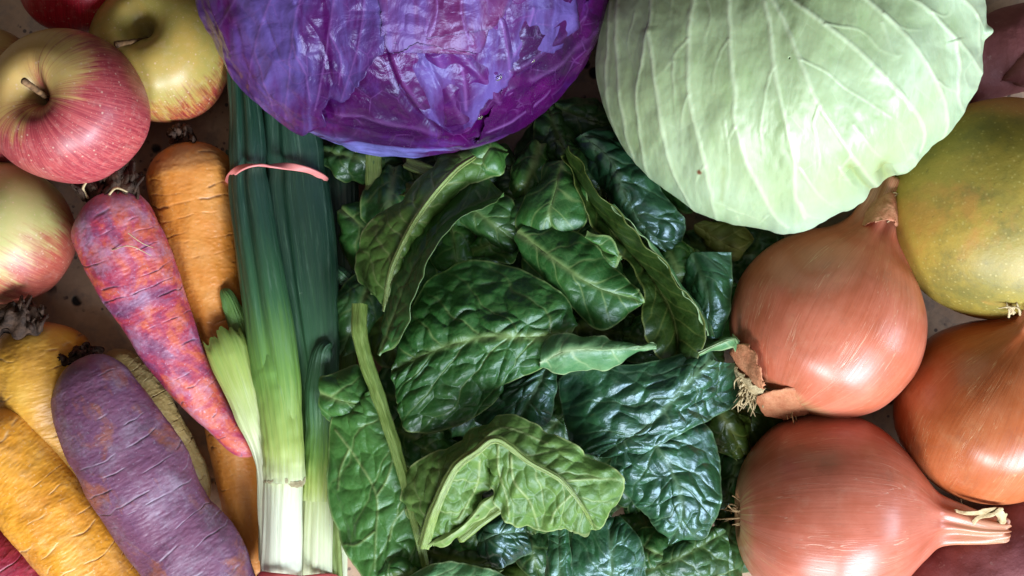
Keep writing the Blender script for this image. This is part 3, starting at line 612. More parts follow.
items = [(2.2, 5, [(445, 30), (470, 60), (488, 85), (500, 110)]), (-2.5, 4, [(413, 32), (428, 58), (436, 95), (440, 130)]), (2.5, 7, [(432, 40), (446, 80), (462, 118)]),
         (1.8, 4, [(478, 8), (492, 30), (500, 62)]), (-1.5, 3, [(486, 6), (499, 30), (505, 60)]), (2.0, 6, [(520, 70), (560, 50), (600, 20)]), (2.2, 5, [(470, 128), (520, 112), (560, 80), (585, 45)]),
         (2.0, 4, [(455, 140), (500, 132), (545, 104), (580, 66)]), (-1.8, 3, [(464, 133), (510, 122), (552, 92), (582, 55)]), (2.0, 6, [(340, 100), (390, 108), (435, 122)]), (-2, 4, [(335, 118), (385, 126), (440, 140)]),
         (1.8, 5, [(392, 40), (404, 70), (420, 95), (438, 112)]), (-2.2, 3, [(386, 40), (398, 72), (414, 98), (434, 118)]), (1.4, 4, [(500, 62), (530, 45), (570, 20)])]
h, vm = creases(px, py, items, .38)
h = h * .5 + crumple(V, None, 2.0, 2.2, .7)
n = (V - RD.C) / np.linalg.norm(V - RD.C, axis=-1, keepdims=True); V = V + n * (h * .001)[..., None]
ab = np.stack([px / 25, py / 25, th], -1)
grid('head', V, RC_CORE, red, wrap=True, attrs=dict(rim_sheen=.85 * np.exp(-(polydist(px, py, crom([(a_, b_, 0) for a_, b_ in [(236, 104), (268, 124), (312, 140), (360, 150), (420, 154), (450, 152)]], 40)[:, :2])[0] / 15) ** 4), ab=np.stack([px / 25, (py - .12 * px + .00045 * (px - 330) ** 2) / 25, th], -1), vein=vm * .5, crack_or_shade=np.max([np.exp(-((polydist(px, py, crom([(a_, b_, 0) for a_, b_ in q_], 40)[:, :2])[0] + 1.0 * fbm(np.stack([px / 7, py / 7, 0 * px], -1), 2)) / wd_) ** 2) for wd_, q_ in (
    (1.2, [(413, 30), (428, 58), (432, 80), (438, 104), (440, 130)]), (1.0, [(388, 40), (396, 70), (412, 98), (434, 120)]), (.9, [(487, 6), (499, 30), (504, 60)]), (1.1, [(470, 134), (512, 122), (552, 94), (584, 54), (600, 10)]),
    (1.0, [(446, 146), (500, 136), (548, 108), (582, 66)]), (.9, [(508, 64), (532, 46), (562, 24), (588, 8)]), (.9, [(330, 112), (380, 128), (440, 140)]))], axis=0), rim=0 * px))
def cab_leaf(D, parent, name, Lr, Rr, mat, f0, f1, amp, items, k, nt=260, ns=200, thick=.0007, crack_or_shade=(), edge_lift=.006, both=True):
    """outer leaf lying on the ball between two margins given in photo px"""
    Lp, Rp = crom([(a, b, 0) for a, b in Lr], nt)[:, :2], crom([(a, b, 0) for a, b in Rr], nt)[:, :2]
    s = np.linspace(0, 1, ns)[None, :, None]
    q = Lp[:, None] * (1 - s) + Rp[:, None] * s
    t = np.linspace(0, 1, nt)[:, None] + 0 * s[..., 0]; s = s[..., 0] + 0 * t
    px, py = q[..., 0], q[..., 1]
    e = np.maximum(sst(.10, 0, s), np.maximum(sst(.9, 1, s), np.maximum(sst(.08, 0, t), sst(.92, 1, t))))
    w = fbm(np.stack([px / 16, py / 16, 0 * px + k], -1), 3, k); w2 = fbm(np.stack([px / 6, py / 6, 0 * px + k], -1), 2, k)
    px = px + (4 * w + 2.2 * w2) * e; py = py + (3.5 * fbm(np.stack([px / 14, py / 14, 0 * px + k + 9], -1), 3, k) + 2 * w2) * e
    f = f0 + (f1 - f0) * s + edge_lift * e * (.4 + .8 * w)
    V = D.at(px, py, f)
    h, vm = creases(px, py, items, .38)
    h = h * .55 + crumple(V, None, k, amp * 2.2, amp * .8)
    n = (V - D.C) / np.linalg.norm(V - D.C, axis=-1, keepdims=True); V = V + n * (h * .001)[..., None]
    ck = np.zeros(px.shape)
    for wd, pts in crack_or_shade: ck = np.maximum(ck, np.exp(-(polydist(px, py, pts)[0] / wd) ** 2))
    return grid(name, V, mat, parent, attrs=dict(ab=np.stack([px / 25, py / 25, s], -1), vein=vm, crack_or_shade=ck, rim=np.maximum(sst(.035, .0, s), np.maximum(sst(.965, 1, s), sst(.97, 1, t)))), thick=thick)
# left wrapper, with a fan of fine ribs
FAN = [(.35, 2.0, p) for p in ([(300, -60), (262, -20), (232, 30), (214, 84)], [(322, -60), (290, -10), (268, 40), (252, 100)], [(340, -60), (318, -16), (306, 30), (292, 106)], [(360, -60), (346, -20), (338, 20), (322, 92)], [(384, -60), (372, -20), (364, 30), (346, 84)], [(268, 40), (276, 66), (282, 104)], [(306, 30), (314, 56), (318, 84)], [(232, 30), (240, 60), (238, 98)], [(338, 20), (346, 46), (344, 70)])]
cab_leaf(RD, red, 'outer_leaf', [(214, -160), (195, -80), (196, -20), (196, 20), (200, 56), (210, 90), (226, 108), (250, 116)], [(420, -160), (410, -60), (392, 0), (386, 34), (372, 52), (352, 80), (331, 90), (330, 108), (308, 120)],
         RC_LEAF, 1.012, 1.02, 1.0, FAN + [(-1.2, 2.2, [(280, 10), (296, 48), (326, 66)]), (-1.4, 2.5, [(252, 16), (262, 60), (292, 96)]), (-1.0, 2, [(310, -6), (330, 30), (338, 70)])], 5.3,
         crack_or_shade=[(1.5, [(214, 6), (222, 22), (226, 34)]), (1.3, [(221, 2), (230, 18), (235, 31)]), (1.9, [(233, 45), (240, 55), (247, 64)]), (1.5, [(238, 73), (231, 78), (237, 88), (244, 84)])])
# centre leaf, its lilac a window sheen painted into the colour
cab_leaf(RD, red, 'outer_leaf', [(384, -20), (388, 30), (402, 62), (398, 74), (410, 88), (418, 100), (438, 116), (452, 124)], [(560, -20), (566, 14), (556, 36), (532, 46), (508, 60), (500, 72), (480, 92), (462, 122)],
         RC_LEAF, .984, .99, .8, [(1.20, 3, [(482, -4), (494, 24), (501, 64)]), (-1.28, 2, [(488, -4), (500, 24), (506, 62)]), (0.80, 4, [(445, 30), (456, 60), (460, 96)]), (-1.92, 3, [(412, 28), (428, 56), (446, 96)]), (0.75, 3, [(520, 0), (515, 28), (502, 50)]), (-1.12, 3, [(398, 40), (415, 70), (430, 100)])], 7.7)
# right hand leaf with layered edges
cab_leaf(RD, red, 'outer_leaf', [(500, 62), (530, 40), (560, 18), (590, -10), (600, -40)], [(470, 134), (520, 120), (560, 96), (590, 60), (626, 0)],
         RC_CORE, .970, .998, .9, [(0.90, 3, [(480, 120), (530, 98), (580, 40)]), (-1.20, 2.5, [(490, 112), (535, 84), (578, 30)]), (0.70, 2, [(500, 84), (540, 60), (580, 14)])], 9.2)
cab_leaf(RD, red, 'outer_leaf', [(440, 132), (490, 126), (535, 108), (565, 80), (596, 30)], [(445, 172), (500, 170), (556, 134), (600, 80), (634, 10)],
         RC_CORE, .970, .992, .7, [(0.70, 2, [(460, 142), (520, 128), (575, 80)]), (-0.96, 2, [(466, 148), (526, 134), (582, 86)])], 4.4)
# top leaf
cab_leaf(RD, red, 'outer_leaf', [(360, -110), (372, -50), (382, 0), (384, 33)], [(520, -110), (510, -50), (494, -4), (476, 16)],
         RC_TOP, 1.03, 1.03, .8, [(0.70, 2.5, [(420, -40), (425, -10), (422, 20)]), (0.60, 2, [(455, -40), (452, 0), (458, 26)]), (-0.80, 2, [(400, -30), (405, 0), (402, 24)])], 6.6)
cab_leaf(RD, red, 'outer_leaf', [(372, -40), (388, 0), (388, 33), (398, 37), (414, 28)], [(520, -40), (496, -6), (480, 14), (468, 38), (452, 36)],
         RC_TOP, 1.028, 1.028, .7, [(0.70, 2.5, [(428, -30), (432, 0), (425, 22)]), (0.60, 2, [(455, -30), (452, 8), (462, 30)])], 2.6)
WATER = mat_water()
for (x, y, rr_, lab) in ((473, 105, 4.0, 'largest water drop on the red cabbage, low in the middle'), (522, 51, 2.8, 'small round water drop high on the right of the red cabbage'), (490, 66, 3.4, 'oval water drop at the end of the red cabbage rib'), (352, 151, 2.0, 'tiny water drop hanging at the lower rim of the red cabbage')):
    c = RD.at(np.array(float(x)), np.array(float(y)), 1.008); nn = c - RD.C; R = rr_ * .0004
    V, u, v, cyl = lathe(c, nn, [(-.3, 0), (-.3, .5), (-.25, 1), (0, 1.05), (.35, .8), (.55, .4), (.6, 0)], R, 40, 30, lambda u, v: .12 * np.cos(2 * u + x))
    t = thing('water_drop', lab, 'water drop', c, 'water drops on the red cabbage'); grid('drop', V[::-1], WATER, t, wrap=True)
# --- green cabbage
GD = Dome(790, 58, 84, 190, 172, 176)
green = thing('green_cabbage', 'pale green cabbage with white branching veins, in the top right', 'cabbage', (GD.C[0], GD.C[1], 0))
GC = mat_greencab()
th, ph, px, py = GD.ball(240, 160)
dph = np.abs((ph - 5.35 + np.pi) % (2 * np.pi) - np.pi)
V = GD.dirp(th, np.cos(ph), np.sin(ph), .945 - .10 * np.exp(-(dph / .75) ** 2))
grid('head', V, GC, green, wrap=True, attrs=dict(ab=np.stack([px / 25, py / 25, th], -1), vein=0 * px, rim=0 * px, spot=0 * px, olive=0 * px))
edge_px = [(974, -60), (976, -20), (976, 0), (976, 18), (976, 32), (975, 46), (976, 60), (974, 76), (972, 90), (962, 106), (956, 117), (944, 130), (934, 138), (920, 154), (908, 166), (896, 178), (880, 190), (860, 203), (838, 214), (816, 226), (800, 231)]
ea = []; er = []
for x, y in crom([(a, b, 0) for a, b in edge_px], 200)[:, :2]:
    ea.append(math.atan2(-(y - GD.cy) / GD.ry, (x - GD.cx) / GD.rx)); er.append(math.hypot((x - GD.cx) / GD.rx, (y - GD.cy) / GD.ry))
ea, er = np.array(ea), np.array(er); o_ = np.argsort(ea); ea, er = ea[o_], er[o_]
nu, nv = 1000, 420
ph = np.linspace(-math.pi, math.pi, nu, endpoint=False)[:, None]; tt = np.linspace(.002, 1, nv)[None]
inside = sst(ea[0] - .35, ea[0] + .02, ph) * sst(ea[-1] + .5, ea[-1] - .02, ph)      # where the margin shows
rt = np.interp(ph[:, 0], ea, er)[:, None]
th0 = math.radians(73)
thm = th0 * inside + math.radians(135) * (1 - inside)
fm = (.968 * rt / math.sin(th0)) * inside + 1.0 * (1 - inside)
th = tt * thm
f = 1 + (fm - 1) * sst(.45, 1, tt) + .045 * np.exp(-((ph - math.atan2(58 - 33, 186 * 172 / 190)) / .028) ** 2) * sst(.94, 1, tt)
# the lip of the margin curls a little
pxx = GD.cx + GD.rx * f * np.sin(th) * np.cos(ph); pyy = GD.cy - GD.ry * f * np.sin(th) * np.sin(ph)
VE = [[(616, -10), (608, 30), (603, 70), (606, 105), (614, 130), (628, 160)], [(629, -10), (627, 45), (630, 90), (634, 118), (638, 150), (646, 186)], [(622, -10), (618, 40), (615, 80), (620, 120), (634, 165)],
      [(666, -10), (663, 30), (652, 75), (649, 95), (650, 127), (652, 167), (655, 196)], [(663, 30), (668, 60), (671, 90), (674, 122), (680, 152), (684, 172), (693, 190), (704, 215)],
      [(704, -10), (700, 40), (702, 90), (707, 125), (715, 155), (720, 184), (725, 218)], [(735, -10), (737, 40), (741, 80), (744, 119), (755, 155), (764, 176), (777, 205), (790, 218)],
      [(758, -20), (766, 10), (773, 38), (776, 64), (782, 92), (788, 118), (794, 142), (798, 182), (807, 206)], [(760, -24), (772, 6), (785, 27), (797, 58), (816, 98), (829, 119), (846, 143), (862, 164), (878, 184)],
      [(766, -24), (789, 6), (816, 27), (847, 50), (879, 81), (902, 106), (912, 122), (913, 140), (908, 158)], [(790, -34), (843, 0), (868, 19), (897, 48), (918, 77), (931, 100), (935, 120), (930, 136)],
      [(830, -40), (885, 0), (910, 17), (937, 40), (956, 58), (972, 76)], [(937, 41), (942, 60), (943, 76), (947, 96), (954, 108)], [(890, -40), (935, 0), (956, 17), (961, 36), (964, 54)]]
VS = [[(646, 15), (638, 42), (644, 65)], [(700, 40), (684, 64), (672, 76)], [(684, 0), (683, 20)], [(736, 40), (726, 62), (722, 90)], [(688, 60), (686, 90), (688, 120)], [(734, 112), (737, 157), (731, 196)], [(800, 157), (822, 186), (846, 203)],
      [(846, 115), (868, 142), (890, 158)], [(802, 190), (812, 205), (832, 212)], [(836, 156), (851, 177), (869, 188)], [(733, 200), (752, 208), (778, 222)], [(743, 208), (748, 224)], [(772, 206), (762, 220)], [(816, 28), (850, 34), (868, 50), (882, 56)],
      [(797, 58), (822, 70), (836, 82), (862, 98), (890, 116)], [(868, 19), (886, 32), (904, 34)], [(776, 64), (768, 92), (764, 120), (768, 150)], [(868, 26), (880, 54), (886, 54)], [(702, 90), (694, 110), (690, 135)], [(816, 98), (812, 120), (818, 150), (812, 176)],
      [(846, 143), (838, 160), (836, 176)], [(920, 78), (930, 84), (946, 90)], [(956, 17), (966, 30), (975, 42)], [(910, 17), (926, 20), (934, 10)], [(744, 119), (738, 130), (736, 146)], [(715, 155), (708, 170), (706, 190)], [(955, 60), (948, 72), (956, 86)], [(715, 4), (718, 24), (712, 44)]]
fluct = sst(.95, 1.0, tt)
nj = 2.6 * fbm(np.stack([pxx / 22, pyy / 22, 0 * pxx], -1), 3)
h, vm = creases(pxx + nj, pyy + nj * .6, [(.36, 1.9, p) for p in VE]); h2, vm2 = creases(pxx + nj, pyy + nj * .6, [(.22, 1.3, p) for p in VS], 1.0, .85)
hw, _ = creases(pxx, pyy, [(.9, 8, p) for p in VE])
dent, _ = creases(pxx, pyy, [(-4.5, 7, [(848, 158), (862, 178), (874, 188)]), (-5.0, 9, [(882, 158), (886, 172), (886, 182)]), (2.5, 5, [(893, 166), (903, 160), (906, 150)])])
cloth = 1.6 * fbm(np.stack([pxx / 45, pyy / 70, 0 * pxx], -1), 3) + .5 * fbm(np.stack([pxx / 14, pyy / 24, 0 * pxx + 4], -1), 3)
lip = .8 * fbm(np.stack([np.cos(ph) * 14 + 0 * tt, np.sin(ph) * 14 + 0 * tt, 2 * tt + 0 * ph], -1), 2) * sst(.8, 1, tt) * inside
hh = h + h2 + hw * .8 + dent + cloth + lip
V = GD.dirp(th, np.cos(ph), np.sin(ph), f); n = (V - GD.C) / np.linalg.norm(V - GD.C, axis=-1, keepdims=True); V = V + n * (hh * .001)[..., None]
spot = np.exp(-((np.hypot(pxx - 710, pyy - 163) + 1.2 * nj / 2.6) / 2.6) ** 4)
olive = np.clip(np.exp(-(polydist(pxx, pyy, [(878, 160), (888, 174)])[0] / 9) ** 2) + .8 * np.exp(-(polydist(pxx, pyy, [(846, 156), (872, 186)])[0] / 4) ** 2) + .5 * np.exp(-(polydist(pxx, pyy, [(732, 160), (730, 190)])[0] / 2.5) ** 2), 0, 1)
rimm = inside * sst(.55, .95, tt) * .9 + .5 * sst(.8, 1.0, np.hypot((pxx - GD.cx) / GD.rx, (pyy - GD.cy) / GD.ry)) * (pyy > 150)
grid('outer_leaf', V[::-1], GC, green, wrap=True, attrs=dict(ab=np.stack([pxx / 25, pyy / 25, th], -1)[::-1], vein=np.clip(vm + .55 * vm2, 0, 1)[::-1], rim=rimm[::-1], spot=spot[::-1], olive=olive[::-1]), thick=.0012)
# ------------------------------------------------------------------ onions
ONP = [(-.90, 0), (-.905, .06), (-.90, .14), (-.93, .28), (-.83, .56), (-.55, .86), (-.15, .995), (.15, .985), (.45, .87), (.70, .66), (.88, .44), (1.0, .29), (1.12, .21), (1.3, .175), (1.48, .16), (1.62, .17), (1.63, .12), (1.58, .03), (1.57, 0)]
ONP1 = ONP[:11] [:-2] + [(.70, .67), (.84, .50), (.95, .40), (1.06, .335), (1.22, .30), (1.38, .29), (1.52, .29), (1.53, .2), (1.47, .06), (1.45, 0)]
ONP2 = ONP[:12] + [(1.12, .225), (1.28, .185), (1.42, .155), (1.54, .13), (1.63, .115), (1.66, .08), (1.64, .03), (1.62, 0)]
def onion(px, py, z, rpx, axis, mat, label, prof=ONP, nbend=(0, 0, 0), squash=(1, 1), neck_len=1.0, roots=36, flare=0.0, neckw=1.0):
    C = P(px, py, z); R = rpx * PX(z); k = px * .37
    w = np.array(axis, float); w /= np.linalg.norm(w)
    pr = [(a if a < 1 else 1 + (a - 1) * neck_len, b * (1 + flare * max(0, a - 1.2)) * (1 + (neckw - 1) * max(0, min(1, (a - .85) / .25)))) for a, b in prof]
    def dsp(u, v):
        nk = sst(.75, 1.2, v)
        return .012 * np.cos(2 * u + k) + .010 * np.cos(3 * u + k) + nk * (.16 * vnoise(np.stack([np.cos(u) * 2.4, np.sin(u) * 2.4, v * 2 + k], -1)) + .05 * np.cos(9 * u + 3 * v + k)) + .006 * fbm(np.stack([np.cos(u) * 2, np.sin(u) * 2, v * 1.2 + k], -1), 3) + .0003 * vnoise(np.stack([np.cos(u) * 30, np.sin(u) * 30, v * 1.5 + k], -1))
    def bend(v): return (sst(.7, 1.6, v) * 1.0)[..., None] * np.array(nbend) * R
    V, u, v, cyl = lathe(C, axis, pr, R, 320, 240, dsp, squash, bend)
    fr = .05 * R * vnoise(np.stack([np.cos(u) * 5, np.sin(u) * 5, 0 * u + k], -1)) * sst(1.35, 1.6, (v - 1) / neck_len + 1)
    V = V + fr[..., None] * w
    t = thing('onion', label, 'onion', (C[0], C[1], max(0, C[2] - R)), 'onions on the right')
    grid('bulb', V[::-1], mat, t, wrap=True, attrs=dict(cyl=cyl[::-1], v=v[::-1], neck=sst(.98, 1.3, v)[::-1], rootz=sst(-.80, -.93, v)[::-1]))
    a, b, w = frame(axis)
    rs = []
    for i in range(roots):
        an = random.uniform(0, 2 * math.pi); rd = R * random.uniform(.02, .15); d = a * math.cos(an) + b * math.sin(an)
        p0 = C - w * R * .885 + d * rd; L = R * random.uniform(.08, .22)
        pts = [p0, p0 - w * L * .5 + d * L * random.uniform(0, .5), p0 - w * L * random.uniform(.6, 1) + d * L * random.uniform(.1, .9) + rng.normal(0, L * .2, 3)]
        c = crom(pts, 14); r = np.linspace(.0005, .00022, 14)
        T = np.gradient(c, axis=0); T /= np.linalg.norm(T, axis=1, keepdims=True); sd = np.cross(T, [.3, .2, 1.0]); sd /= np.linalg.norm(sd, axis=1, keepdims=True); up = np.cross(sd, T)
        uu = np.linspace(0, 2 * np.pi, 6, endpoint=False)[:, None]
        rs.append(c[None] + (np.cos(uu) * r)[..., None] * sd + (np.sin(uu) * r)[..., None] * up)
    join_grids('roots', rs, DRYROOT, t)
    return t, C, R, w
def flake(parent, pts_l, pts_r, lab=None, k=0.0, name='skin_flake', mat=None):
    Lp = crom([P(*p) for p in pts_l], 60); Rp = crom([P(*p) for p in pts_r], 60); s = np.linspace(0, 1, 40)[None, :, None]
    V = Lp[:, None] * (1 - s) + Rp[:, None] * s; n = gnorm(V, False); n[n[..., 2] < 0] *= -1
    V = V + n * (.0010 * np.sin(np.pi * s[..., 0]) + .0006 * fbm(V * 160 + k, 2))[..., None] + rng.normal(0, .00003, V.shape)
    V[:, 0] += (.0008 * vnoise(np.stack([np.linspace(0, 14, 60), np.zeros(60) + k, np.zeros(60)], -1)))[:, None]; V[:, -1] += (.0008 * vnoise(np.stack([np.linspace(0, 14, 60), np.zeros(60) + k + 5, np.zeros(60)], -1)))[:, None]
    o = grid(name, V, mat or FLAKE, parent, thick=.0003)
    if lab: o['label'] = lab
ON1 = mat_onion('onion_skin_rosy', [(.25, (.32, .09, .038)), (.42, (.47, .120, .060)), (.58, (.55, .160, .092)), (.75, (.58, .22, .11))], (.62, .30, .18), 1)
ON2 = mat_onion('onion_skin_pink', [(.25, (.31, .09, .040)), (.42, (.45, .115, .064)), (.60, (.53, .155, .098)), (.78, (.53, .20, .10))], (.60, .30, .20), 2)
ON1F = mat_dry('onion_neck_skin', (.42, .14, .07), (.62, .30, .17), .5)
ON3 = mat_onion('onion_skin_copper', [(.25, (.28, .065, .02)), (.45, (.42, .105, .03)), (.62, (.48, .14, .05)), (.8, (.48, .20, .08))], (.58, .30, .14), 3)
t1, *_ = onion(829, 322, 47, 97, (.47, .86, -.02), ON1, 'onion with dry beige roots at its lower left, touching the green cabbage', ONP1, nbend=(0, .06, 0), squash=(1.0, 1.02), roots=90)
t2, *_ = onion(831, 514, 46, 100, (.985, .0, .03), ON2, 'pink onion at the bottom with its dry neck pointing right', ONP2, nbend=(.06, -.14, .08), neck_len=1.0, roots=12)
t3, *_ = onion(990, 410, 44, 93, (.26, .80, .45), ON3, 'copper brown onion at the right edge, between mango and pink onion', neck_len=.6, roots=20)
# loose skin and frayed bits of the first onion
flake(t1, [(757, 396, 62), (770, 391, 69), (788, 389, 73), (806, 390, 74), (814, 393, 73), (823, 404, 68)], [(757, 404, 56), (764, 414, 53), (782, 419, 51), (800, 416, 54), (813, 411, 59), (824, 405, 67)], 'tongue of loose orange skin', 1.0)
flake(t1, [(731, 350, 60), (740, 344, 70), (752, 350, 76), (758, 366, 77), (764, 384, 74)], [(731, 354, 58), (738, 370, 56), (746, 380, 58), (756, 387, 63), (765, 388, 68)], None, 4.0)
flake(t1, [(735, 366, 57), (742, 374, 61), (752, 384, 65), (764, 390, 68)], [(735, 374, 54), (740, 388, 53), (750, 396, 54), (763, 396, 58)], None, 6.0, mat=PALEDRY)
hair = []
for i in range(70):
    x0, y0 = 740 + random.random() * 26, 374 + random.random() * 26
    hair.append(tube([(x0, y0, 58, .9), (x0 + random.uniform(-6, 3), y0 + random.uniform(2, 10), 60, .8), (x0 + random.uniform(-9, 4), y0 + random.uniform(6, 19), 54, .4)], 6, 12)[0])
join_grids('root_fibres', hair, PALEDRY, t1)
# curled husk at the neck tip of the pink onion
flake(t2, [(956, 508, 62), (970, 512, 66), (984, 510, 66), (1000, 508, 64), (1006, 516, 60), (1004, 526, 56)], [(958, 511, 60), (970, 514, 63), (984, 514, 63), (994, 514, 60), (998, 520, 56), (994, 530, 52)], None, 2.0, 'neck_husk', PALEDRY)
flake(t2, [(972, 522, 60), (978, 515, 63), (992, 512, 65), (1000, 508, 65)], [(974, 525, 58), (980, 518, 61), (993, 515, 63), (1001, 511, 63)], None, 3.0, 'neck_husk', PALEDRY)
fr = []
for i in range(16):
    x0, y0 = 889 + random.random() * 7, 190 + random.random() * 30
    fr.append(tube([(x0 - 3, y0 + 3, 58, .8), (x0 + 1, y0, 60, .7), (x0 + random.uniform(2, 8), y0 + random.uniform(-5, 6), 60, .35)], 6, 12)[0])
join_grids('neck_fibres', fr, PALEDRY, t1)
flake(t1, [(872, 203, 56), (882, 196, 60), (892, 192, 60), (897, 196, 56)], [(862, 226, 60), (876, 222, 66), (890, 220, 66), (899, 226, 60)], None, 9.0, 'neck_skin', ON1F)
fr = []
for i in range(9):
    x0, y0 = 1000 + random.random() * 24, 322 - random.random() * 6
    x0 += 6; y0 -= 8; fr.append(tube([(x0, y0 + 3, 70, 1.4), (x0 + random.uniform(-7, 5), y0 - 3, 75, 1.1), (x0 + random.uniform(-14, 8), y0 - random.uniform(0, 12), 75, .45)], 6, 14)[0])
join_grids('neck_fibres', fr, PALEDRY, t3)

# ------------------------------------------------------------------ mango and sweet potatoes
C = P(1001, 208, 50); R = 108 * PX(50)
V, u, v, cyl = lathe(C, (.25, .9, .1), [(-1.04, 0), (-1.03, .15), (-.95, .42), (-.7, .77), (-.3, .98), (.1, 1.0), (.5, .86), (.8, .6), (.97, .3), (1.02, .1), (1.02, 0)], R, 160, 120, lambda u, v: .025 * np.cos(2 * u) + .02 * vnoise(np.stack([np.cos(u) * 1.3, np.sin(u) * 1.3, v * 1.5], -1)), (1, .92))
t = thing('mango', 'large yellow green mango with dark flecks, right of the green cabbage', 'mango', (C[0], C[1], 0))
wm = sst(.02, .055, V[..., 1] - C[1] + .25 * (V[..., 0] - C[0]))
grid('skin', V[::-1], mat_mango(), t, wrap=True, attrs=dict(warm=wm[::-1]))
SWEET = mat_sweet()
def sweet(pts, label, tip=None):
    V, u, v, cyl, g, r = tube(pts, 90, 140, .95, .18, .14)
    c = V.mean(0, keepdims=True); dn = (V - c) / (np.linalg.norm(V - c, axis=-1, keepdims=True) + 1e-9)
    V = V + dn * (.0016 * fbm(V * 45, 3) + .0005 * fbm(V * 160, 3))[..., None]
    b = V.reshape(-1, 3).mean(0); t = thing('sweet_potato', label, 'sweet potato', (b[0], b[1], max(0, V[..., 2].min())), 'sweet potatoes at the right edge')
    grid('skin', V, SWEET, t, wrap=True, attrs=dict(cyl=cyl))
sweet([(915, 74, 24, 20), (945, 68, 26, 42), (990, 58, 26, 42), (1040, 40, 26, 42), (1090, 20, 26, 30)], 'red brown sweet potato partly under the green cabbage')
sweet([(1001, 82, 40, 4), (1010, 76, 40, 11), (1030, 66, 38, 24), (1070, 45, 36, 40), (1120, 20, 34, 36)], 'sweet potato with a pale pointed tip above the mango')
sweet([(880, 640, 22, 30), (930, 600, 26, 50), (990, 575, 28, 66), (1050, 560, 28, 66), (1110, 550, 26, 40)], 'dull purple red sweet potato in the bottom right corner')

# ------------------------------------------------------------------ spinach heap
# leaves one can tell apart, margins traced as left margin / midrib / right margin
spinach(z1([(330, 210, 50), (395, 272, 52), (450, 292, 52), (478, 280, 50)]), z1([(350, 180, 56), (400, 215, 58), (440, 245, 57), (478, 275, 52)]), z1([(400, 150, 52), (455, 165, 56), (480, 220, 55), (480, 270, 52)]), 'dark', 'dark spinach leaf with a pale midrib, tucked behind the narrow folded leaf', .08, puff=1.0)
spinach(z1([(600, 25, 46), (640, 112, 50), (690, 172, 52), (745, 232, 52), (800, 280, 50), (828, 288, 48)]), z1([(620, 10, 56), (690, 70, 60), (722, 150, 60), (760, 220, 58), (800, 262, 54), (830, 288, 48)]), z1([(690, -10, 48), (765, 70, 50), (830, 165, 52), (868, 215, 50), (860, 262, 48), (832, 288, 48)]), 'blue', 'glossy dark spinach leaf with a knobbly pale midrib, under the green cabbage', .0, puff=1.9, cell=10, vstep=14, mid=1.4)
spinach(z1([(862, 380, 46), (862, 440, 47), (870, 488, 46)]), z1([(885, 292, 56), (925, 400, 60), (915, 492, 52)]), z1([(980, 290, 58), (982, 400, 58), (960, 492, 50)]), 'blue', 'squarish blue green spinach leaf against the rosy onion', .12, puff=1.3, vstep=14)
spinach(z1([(905, 240, 36), (930, 300, 36), (985, 315, 36)]), z1([(890, 225, 42), (950, 265, 44), (1010, 290, 42)]), z1([(930, 215, 40), (1000, 225, 40), (1030, 260, 38)]), 'yellow', 'yellowing spinach leaf squeezed between green cabbage and rosy onion', .0)
spinach(z2([(915, 160, 38), (930, 240, 38), (985, 290, 36)]), z2([(920, 140, 46), (965, 210, 48), (1010, 290, 38)]), z2([(960, 130, 40), (1015, 190, 40), (1030, 270, 36)]), 'olive', 'olive spinach leaf beside the onion roots', .1)
spinach(z2([(780, 515, 40), (860, 480, 46), (940, 455, 44)]), z2([(755, 570, 46), (860, 530, 52), (965, 470, 44)]), z2([(780, 600, 40), (880, 600, 46), (985, 560, 40)]), 'dark', 'dark spinach leaf low at the right, left of the pink onion', .0, puff=1.6)
spinach(z2([(380, 462, 48), (425, 420, 52), (475, 430, 50)]), z2([(355, 510, 46), (420, 478, 56), (490, 470, 50)]), z2([(390, 545, 44), (440, 550, 48), (505, 520, 46)]), 'blue', 'small shiny dark spinach leaf below the bent stalk', .0, puff=1.8)
spinach(z2([(600, 600, 56), (594, 520, 58), (602, 470, 58), (660, 435, 56), (700, 438, 52)]), z2([(690, 620, 56), (692, 540, 62), (690, 480, 60), (700, 438, 52)]), z2([(768, 610, 50), (768, 540, 54), (745, 470, 54), (700, 438, 52)]), 'blue', 'rounded dark spinach leaf with a thin pale margin at the bottom', .08, puff=1.3, cell=8)
spinach(z2([(533, 610, 58), (538, 530, 60), (545, 462, 56)]), z2([(568, 610, 62), (568, 530, 64), (567, 460, 58)]), z2([(602, 610, 58), (599, 530, 60), (590, 458, 56)]), 'blue', 'narrow teal spinach leaf standing at the bottom', .25, puff=1.2, ripple=.5)
spinach(z2([(150, 560, 52), (175, 525, 54), (230, 540, 52)]), z2([(140, 590, 54), (200, 570, 58), (250, 590, 52)]), z2([(150, 620, 50), (200, 620, 52), (250, 610, 50)]), 'mid', 'small curled spinach leaf at the foot of the long thick stalk', .1)
spinach(z2([(205, 580, 62), (285, 542, 66), (380, 552, 66), (470, 585, 60)]), z2([(180, 620, 60), (290, 600, 68), (400, 610, 66), (480, 610, 60)]), z2([(200, 660, 54), (300, 660, 58), (400, 660, 56), (480, 640, 54)]), 'teal', 'pale spinach leaf cut off by the bottom edge', -.05, puff=1.0)
